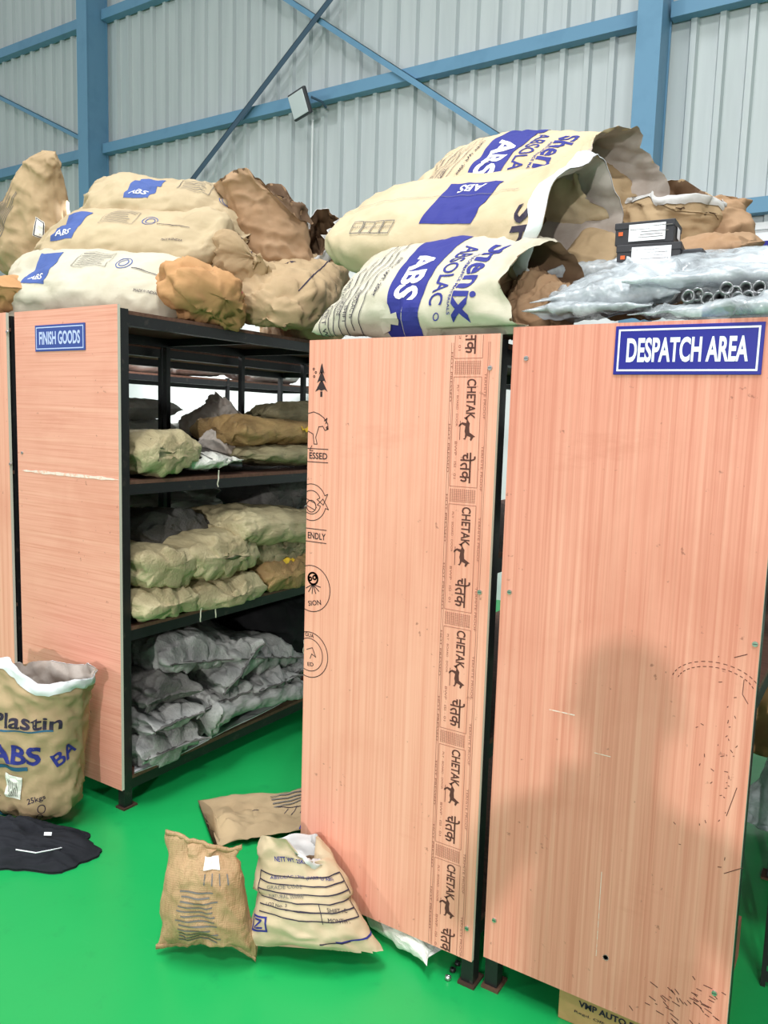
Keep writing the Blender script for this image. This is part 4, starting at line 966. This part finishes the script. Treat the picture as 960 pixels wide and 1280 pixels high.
# black cloth
def cloth():
    n = 56; vs = []; fs = []; c = atz(22, 1062)
    for i in range(n):
        for j in range(n):
            u, v = i/(n-1)*2-1, j/(n-1)*2-1
            q = max(abs(u), abs(v)); r = math.hypot(u, v)+1e-6; k = q/r*.55+.45; an = math.atan2(v, u)
            out = 1+.22*noise.noise(Vector((math.cos(an)*1.6, math.sin(an)*1.6, 4)))+.10*noise.noise(Vector((math.cos(an)*5, math.sin(an)*5, 2)))
            x = u*k*.27*out; y = v*k*.15*out
            env = max(0, 1-q**4)
            fold = abs(noise.noise(Vector((u*1.2+v*.8, v*4.5-u*1.4, 1))))
            z = .008+env*(.03+.085*(1-fold)**2*(.6+.4*noise.noise(Vector((u*1.3, v*1.3, 7))))*(1-.35*max(0, u)))+.006*noise.noise(Vector((u*7, v*7, 3)))*env
            ca, sa = math.cos(.5), math.sin(.5)
            vs.append((c[0]+x*ca-y*sa, c[1]+x*sa+y*ca, max(.003, z)))
    for i in range(n-1):
        for j in range(n-1): q = i*n+j; fs.append((q, q+n, q+n+1, q+1))
    b = len(vs); vs += [(x, y, .0005) for x, y, z in vs]
    for i in range(n-1):
        for j in range(n-1): q = i*n+j; fs.append((b+q, b+q+1, b+q+n+1, b+q+n))
    for i in range(n-1):
        for (q, r) in ((i*n, (i+1)*n), (i*n+n-1, (i+1)*n+n-1), (i, i+1), ((n-1)*n+i, (n-1)*n+i+1)): fs.append((q, r, b+r, b+q))
    o = tag(link('black_cloth', vs, fs, 'black_cloth', None, None, True), 'crumpled black garment lying on the green floor at lower left', 'cloth')
    q = atz(60, 1052, .05); D = Draw(); D.rect(0, 0, .03, .012); D.plane('white_tag', ['sign_white'], q+np.array([0, 0, .03]), (.9, .4, .1), (-.2, .3, .9), o)
    m_ = MB(); m_.tube([atz(20, 1062, .075), atz(45, 1066, .07), atz(66, 1062, .06), atz(84, 1058, .04)], .002, 6); m_.build('piping', 'sign_white', o)
cloth()
def lean(p0, u, v, d):
    # the point seen at (u, v) that leans back from p0 along the ground direction d
    k = aty(u, v, 1.0)[0]; y = (p0[0]-p0[1]*d[0]/d[1])/(k-d[0]/d[1])
    return aty(u, v, y)
# burlap sack and printed paper sack propped in front of the middle rack
qb = atz(248, 1178, .06)+np.array([0, .02, 0])
BU = sack('burlap_sack', 'small stuffed brown burlap sack propped on the green floor', 'sack', None, qb, lean(qb, 258, 1060, (-.46, .89)), .29, .12, nrm=(.46, -.89, .3), mat='burlap', seed=151, sup=.0, e0='seam', e1='seam', taper=(1.05, .80), cr=.012, ears=.03, wr=.02, seam='burlap', seamw=.01,
          imats=['ink_grey', 'ink_white', 'ink_lightblue'], draw=lambda D, L, W: (lines(D, L*.20, L*.30, -.10, .0, 4, .004, 0), [D.rect(L*.12-k*.013, .0+.012*random.random(), .0042, .12-.04*random.random(), 0) for k in range(12)], D.poly([(L*.44, -.065), (L*.44, -.005), (L*.33, -.005), (L*.33, -.065)], 1)))
qp = atz(386, 1190, .045)+np.array([0, .02, 0])
tt = (1.835-qp[1])/.86; qp1 = np.array([qp[0]-.5*tt, 1.835, aty(390, 1046, 1.835)[2]])
PB = sack('printed_sack', 'cream paper sack printed with a ruled form, slumped against the stamped panel', 'sack', None, qp, qp1, .37, .17, nrm=(.50, -.86, .3), mat='kraft', seed=152, sup=.0, ymax=1.884, e0='seam', e1='gape', taper=(1.12, .50), cr=.010, ears=.03, lining='liner', rim=.02, depth=.08, wr=.0, ns=64, nt=84, warp=lambda G, L, W, T: warp_notch(warp_shear(G, L, .075), L, W, T),
          imats=['ink_blue', 'ink', 'ink_grey'],
          draw=lambda D, L, W: ([D.stroke([(L*(.20-.075*k), .13), (L*(.145-.075*k), .02), (L*(.16-.075*k), -.07), (L*(.21-.075*k), -.15)], .0032, 1) for k in range(6)], D.stroke([(L*.21, -.15), (-L*.165, -.15)], .0032, 1), D.stroke([(L*.20, .13), (-L*.02, .13)], .0032, 1),
                                D.text('NETT WT. 25KG', L*.32, .02, .11, .014, -90, 0, .02), D.text('ABSOLAC 1709 (PART D ABS)', L*.15, -.01, .20, .011, -90, 0), D.text('GRADE CODE', L*.065, .05, .10, .010, -90, 2), D.text('NATURAL 000000', -L*.015, .05, .10, .010, -90, 2),
                                D.text('SHIFT : C', -L*.115, -.09, .06, .011, -90, 1), D.text('MONTH :', -L*.20, -.085, .06, .011, -90, 1), D.text('LOT No. 3', -L*.10, .08, .06, .009, -90, 1), D.rect(-L*.145, .0, .002, .11, 1), D.rect(-L*.16, -.04, .05, .002, 1),
                                D.frame(-L*.30, .13, .045, .05, .005, 0), D.stroke([(-L*.30+.012, .14), (-L*.30+.012, .12), (-L*.30-.012, .14), (-L*.30-.012, .12)], .005, 0), D.stroke([(-L*.40, -.06), (-L*.30, -.21)], .004, 0), D.stroke([(-L*.435, -.02), (-L*.38, -.1)], .003, 1)))
FB = sack('flat_sack', 'flattened empty tan paper sack lying on the floor behind the propped ones', 'sack', None, atz(272, 1028, .025), atz(430, 1004, .03), .40, .05, mat='kraft_tan', seed=153, sup=.0, e0='seam', e1='seam', cr=.020, wr=.02, ears=.06, freq=5, imats=['ink', 'ink_blue', 'ink_grey'],
          draw=lambda D, L, W: (lines(D, -L*.06, L*.25, .05, .15, 6, .005, 2), D.stroke([(-L*.40, .02), (-L*.05, .06), (L*.3, -.02)], .004, 0), [D.stroke([(-L*.10+k*.035, .03), (-L*.16+k*.035, -.02)], .003, 0) for k in range(6)], D.stroke([(-L*.16, -.02), (L*.10, -.05)], .003, 0), D.poly([(L*.04, -.19), (L*.12, -.1), (L*.3, -.08), (L*.4, -.19)], 1)))
# pale sack peeping out below the stamped panel
sack('woven_sack', 'pale sack on the floor peeping out below the stamped panel', 'sack', None, (-1.30, 2.04, .055), (-.98, 1.955, .05), .22, .10, mat='wov_white', seed=154, sup=.0, e0='seam', e1='seam', cr=.01, ears=.03)
# nuts on the floor
for (u, v, lab) in ((566, 1212, 'lone black ring nut on the floor left of the pair'), (572, 1204, 'black ring nut on the floor, upper of the pair near the rack foot'), (560, 1222, 'small steel ring nut on the floor nearest the camera')):
    q = atz(u, v, .006); o = MB().ringtube((0, 0, 0), (0, .3, 1), .005, .009, .010, 18).build('ring_nut', 'black' if 'black' in lab else 'steel', None, True); o.location = tuple(q); tag(o, lab, 'nut', 'ring nuts on the floor')
# carton below the right panel
cb = empty('carton_box', (-.40, 2.03, 0), 'brown cardboard carton with dark lettering under the DESPATCH AREA panel', 'carton')
MB().box((-.215, -.10, 0), (.17, .11, .19), 0, .003).build('carton_body', 'carton', cb)
D = Draw(); D.text('VMP AUTO FASTENERS', 0, 0, .26, .018, 0, 0, .03); D.text('Regd. Office : Industrial Area', -.02, -.028, .24, .009, 0, 0)
D.plane('lettering', ['ink'], (-.03, -.1012, .068), (1, 0, 0), (0, 0, 1), cb)
# plywood offcut
q = atz(908, 1226)
tag(MB().box((q[0]-.018, q[1], 0), (q[0]+.012, q[1]+.14, .13), 0, .002).build('plywood_offcut', 'red_paint'), 'small reddish plywood offcut standing on the floor right of the DESPATCH panel', 'offcut')
# slotted angle rack at the right edge
q = atz(950, 1232)
rd = empty('slotted_rack', (q[0], q[1], 0), 'slotted angle rack cut by the right edge of the photo', 'rack')
def slotted(x, y, par):
    a = MB(); H_ = 1.9; fl = .038; t = .003
    n = 38
    # front flange with slots left open, side flange plain
    for k in range(n):
        z0 = k*H_/n; z1 = z0+H_/n
        a.box((x, y, z0), (x+.013, y+t, z1)); a.box((x+.025, y, z0), (x+fl, y+t, z1)); a.box((x+.013, y, z0+.018), (x+.025, y+t, z1))
    a.box((x, y+t, 0), (x+t, y+fl, H_)); return a.build('upright', 'black', par)
slotted(0, 0, rd); slotted(0, 1.2, rd); slotted(.60, 0, rd); slotted(.60, 1.2, rd)
for z in (.55, 1.1, 1.7): MB().box((.004, .005, z), (.635, 1.23, z+.02)).build('shelf', 'board', rd)
# things seen through the gap at the right edge
q = atz(938, 1052)
sack('plastic_bag', 'white plastic bag on the floor behind the right panel edge', 'plastic bag', None, q+np.array([.06, .10, .03]), q+np.array([.10, .12, .36]), .22, .12, nrm=(0, -1, 0), mat='film', seed=161, e0='round', e1='seam', cr=.02, taper=(1.1, .4))
sack('printed_sack', 'brown sack with blue band seen past the right panel edge', 'sack', None, q+np.array([.10, .35, .22]), q+np.array([.12, .40, .92]), .46, .2, nrm=(0, -1, 0), mat='kraft_orange', seed=162, e0='block', e1='round', cr=.014, imats=['ink_blue', 'ink_white'], draw=lambda D, L, W: (D.rect(.06, 0, .12, .44, 0), D.text('ABS', .06, .10, .14, .06, -90, 1, .02)))
# pale packet in the gap between the two stamped panels
tag(MB().box((-.80, 2.25, 1.30), (-.62, 2.50, 1.60), 0, .006).build('packet', 'liner_white'), 'pale packet on a shelf seen in the gap between the stamped panels', 'packet')

# ================================================================== the person taking the picture, well behind the camera
def person():
    R_ = lambda *p: Vector(p)
    V = []; E = []; Rr = []
    def node(p, r, parent=None):
        V.append(p); Rr.append(r); i = len(V)-1
        if parent is not None: E.append((parent, i))
        return i
    pel = node((0, 0, .93), (.16, .11)); wa = node((0, .005, 1.08), (.14, .10), pel); ch = node((0, .0, 1.27), (.165, .115), wa); sh = node((0, -.01, 1.40), (.12, .085), ch)
    nk = node((0, .01, 1.475), (.055, .055), sh); hb = node((0, .03, 1.545), (.066, .078), nk); hc = node((0, .035, 1.61), (.076, .092), hb); node((0, .03, 1.675), (.055, .066), hc)
    node((0, .125, 1.585), (.014, .012), hb)
    wr = {}
    for sx in (-1, 1):
        hip = node((sx*.095, 0, .87), (.088, .09), pel); kn = node((sx*.105, .02, .48), (.058, .06), hip); an = node((sx*.11, -.01, .09), (.038, .042), kn)
        he = node((sx*.11, -.03, .045), (.036, .036), an); node((sx*.12, .15, .03), (.042, .024), he)
        s1 = node((sx*.185, -.01, 1.385), (.058, .058), sh); el = node((sx*.26, .09, 1.15), (.042, .042), s1); w_ = node((sx*.115, .30, 1.33), (.027, .027), el)
        pm = node((sx*.085, .345, 1.385), (.032, .018), w_); wr[sx] = pm
    me = bpy.data.meshes.new('person'); me.from_pydata([tuple(v) for v in V], E, [])
    o = bpy.data.objects.new('person', me); COL.objects.link(o)
    md = o.modifiers.new('skin', 'SKIN'); me.skin_vertices[0].data[0].use_root = True
    for i, r in enumerate(Rr): me.skin_vertices[0].data[i].radius = r
    sb = o.modifiers.new('sub', 'SUBSURF'); sb.levels = 2; sb.render_levels = 2
    dg = bpy.context.evaluated_depsgraph_get(); ev = o.evaluated_get(dg).to_mesh()
    vs = [v.co.copy() for v in ev.vertices]; fs = [tuple(p.vertices) for p in ev.polygons]; o.evaluated_get(dg).to_mesh_clear()
    bpy.data.objects.remove(o)
    mi = []
    for f in fs:
        c = sum((vs[i] for i in f), Vector())/len(f)
        arm = c.y > .13 and c.z > 1.1 and c.z < 1.46
        mi.append(3 if c.z < .075 else 2 if c.z < .97 else 0 if (c.z > 1.46 or arm) else 1)
    body = link('person', vs, fs, ['skin', 'shirt', 'trousers', 'black_cloth'], None, mi, True)
    tag(body, 'person in a blue shirt holding up a phone, standing behind the camera', 'person')
    # fingers closed round the phone
    for sx in (-1, 1):
        for k in range(4):
            z = 1.415-.021*k; L = (.9, 1.0, .95, .78)[k]
            m_ = MB(); m_.tube([(sx*.082, .352, z), (sx*.082, .352+.022*L, z+.004), (sx*.066, .352+.036*L, z+.006), (sx*.046, .352+.034*L, z+.006)], [.0095, .009, .008, .006], 10)
            m_.build('finger', 'skin', body, True)
        m_ = MB(); m_.tube([(sx*.078, .330, 1.375), (sx*.066, .338, 1.405), (sx*.048, .350, 1.425)], [.012, .0105, .008], 10); m_.build('thumb', 'skin', body, True)
        for nm, c, r, mt in (('eye', (sx*.031, .113, 1.625), .0115, 'sign_white'), ('ear', (sx*.078, .03, 1.605), .024, 'skin')):
            bm = bmesh.new(); bmesh.ops.create_uvsphere(bm, u_segments=14, v_segments=10, radius=r)
            for v in bm.verts: v.co = Vector((v.co.x*(.45 if nm == 'ear' else 1), v.co.y*.8, v.co.z*(1.25 if nm == 'ear' else .8)))+Vector(c)
            MB().bm(bm).build(nm, mt, body, True)
        bm = bmesh.new(); bmesh.ops.create_uvsphere(bm, u_segments=10, v_segments=8, radius=.0055)
        for v in bm.verts: v.co += Vector((sx*.031, .121, 1.625))
        MB().bm(bm).build('pupil', 'black_film', body, True)
    m_ = MB(); m_.tube([(-.024, .116, 1.553), (0, .124, 1.550), (.024, .116, 1.553)], [.004, .007, .004], 8); m_.build('mouth', 'lips', body, True)
    bm = bmesh.new(); bmesh.ops.create_uvsphere(bm, u_segments=28, v_segments=18, radius=1)
    for v in bm.verts:
        v.co = Vector((v.co.x*.083, v.co.y*.10+.022, v.co.z*.095+1.635))
    bmesh.ops.delete(bm, geom=[v for v in bm.verts if v.co.z < 1.60+max(0, v.co.y+.0)*.75], context='VERTS')
    MB().bm(bm).build('hair', 'hair', body, True)
    body.location = (.53, -1.55, 0); body.rotation_euler = (0, 0, .35)
    ph = MB().box((-.074, .358, 1.36), (.074, .367, 1.435), 0, .004).build('phone', 'dark_grey'); ph.location = body.location; ph.rotation_euler = body.rotation_euler
    tag(ph, 'dark phone held up in both hands by the person behind the camera', 'phone')
MT['skin'] = plain('skin', (172, 124, 98), .55); MT['shirt'] = plain('shirt_blue', (70, 92, 128), .8); MT['trousers'] = plain('trousers_dark', (48, 50, 58), .8)
MT['hair'] = plain('hair_black', (22, 20, 20), .6); MT['lips'] = plain('lips', (150, 92, 82), .5)
person()
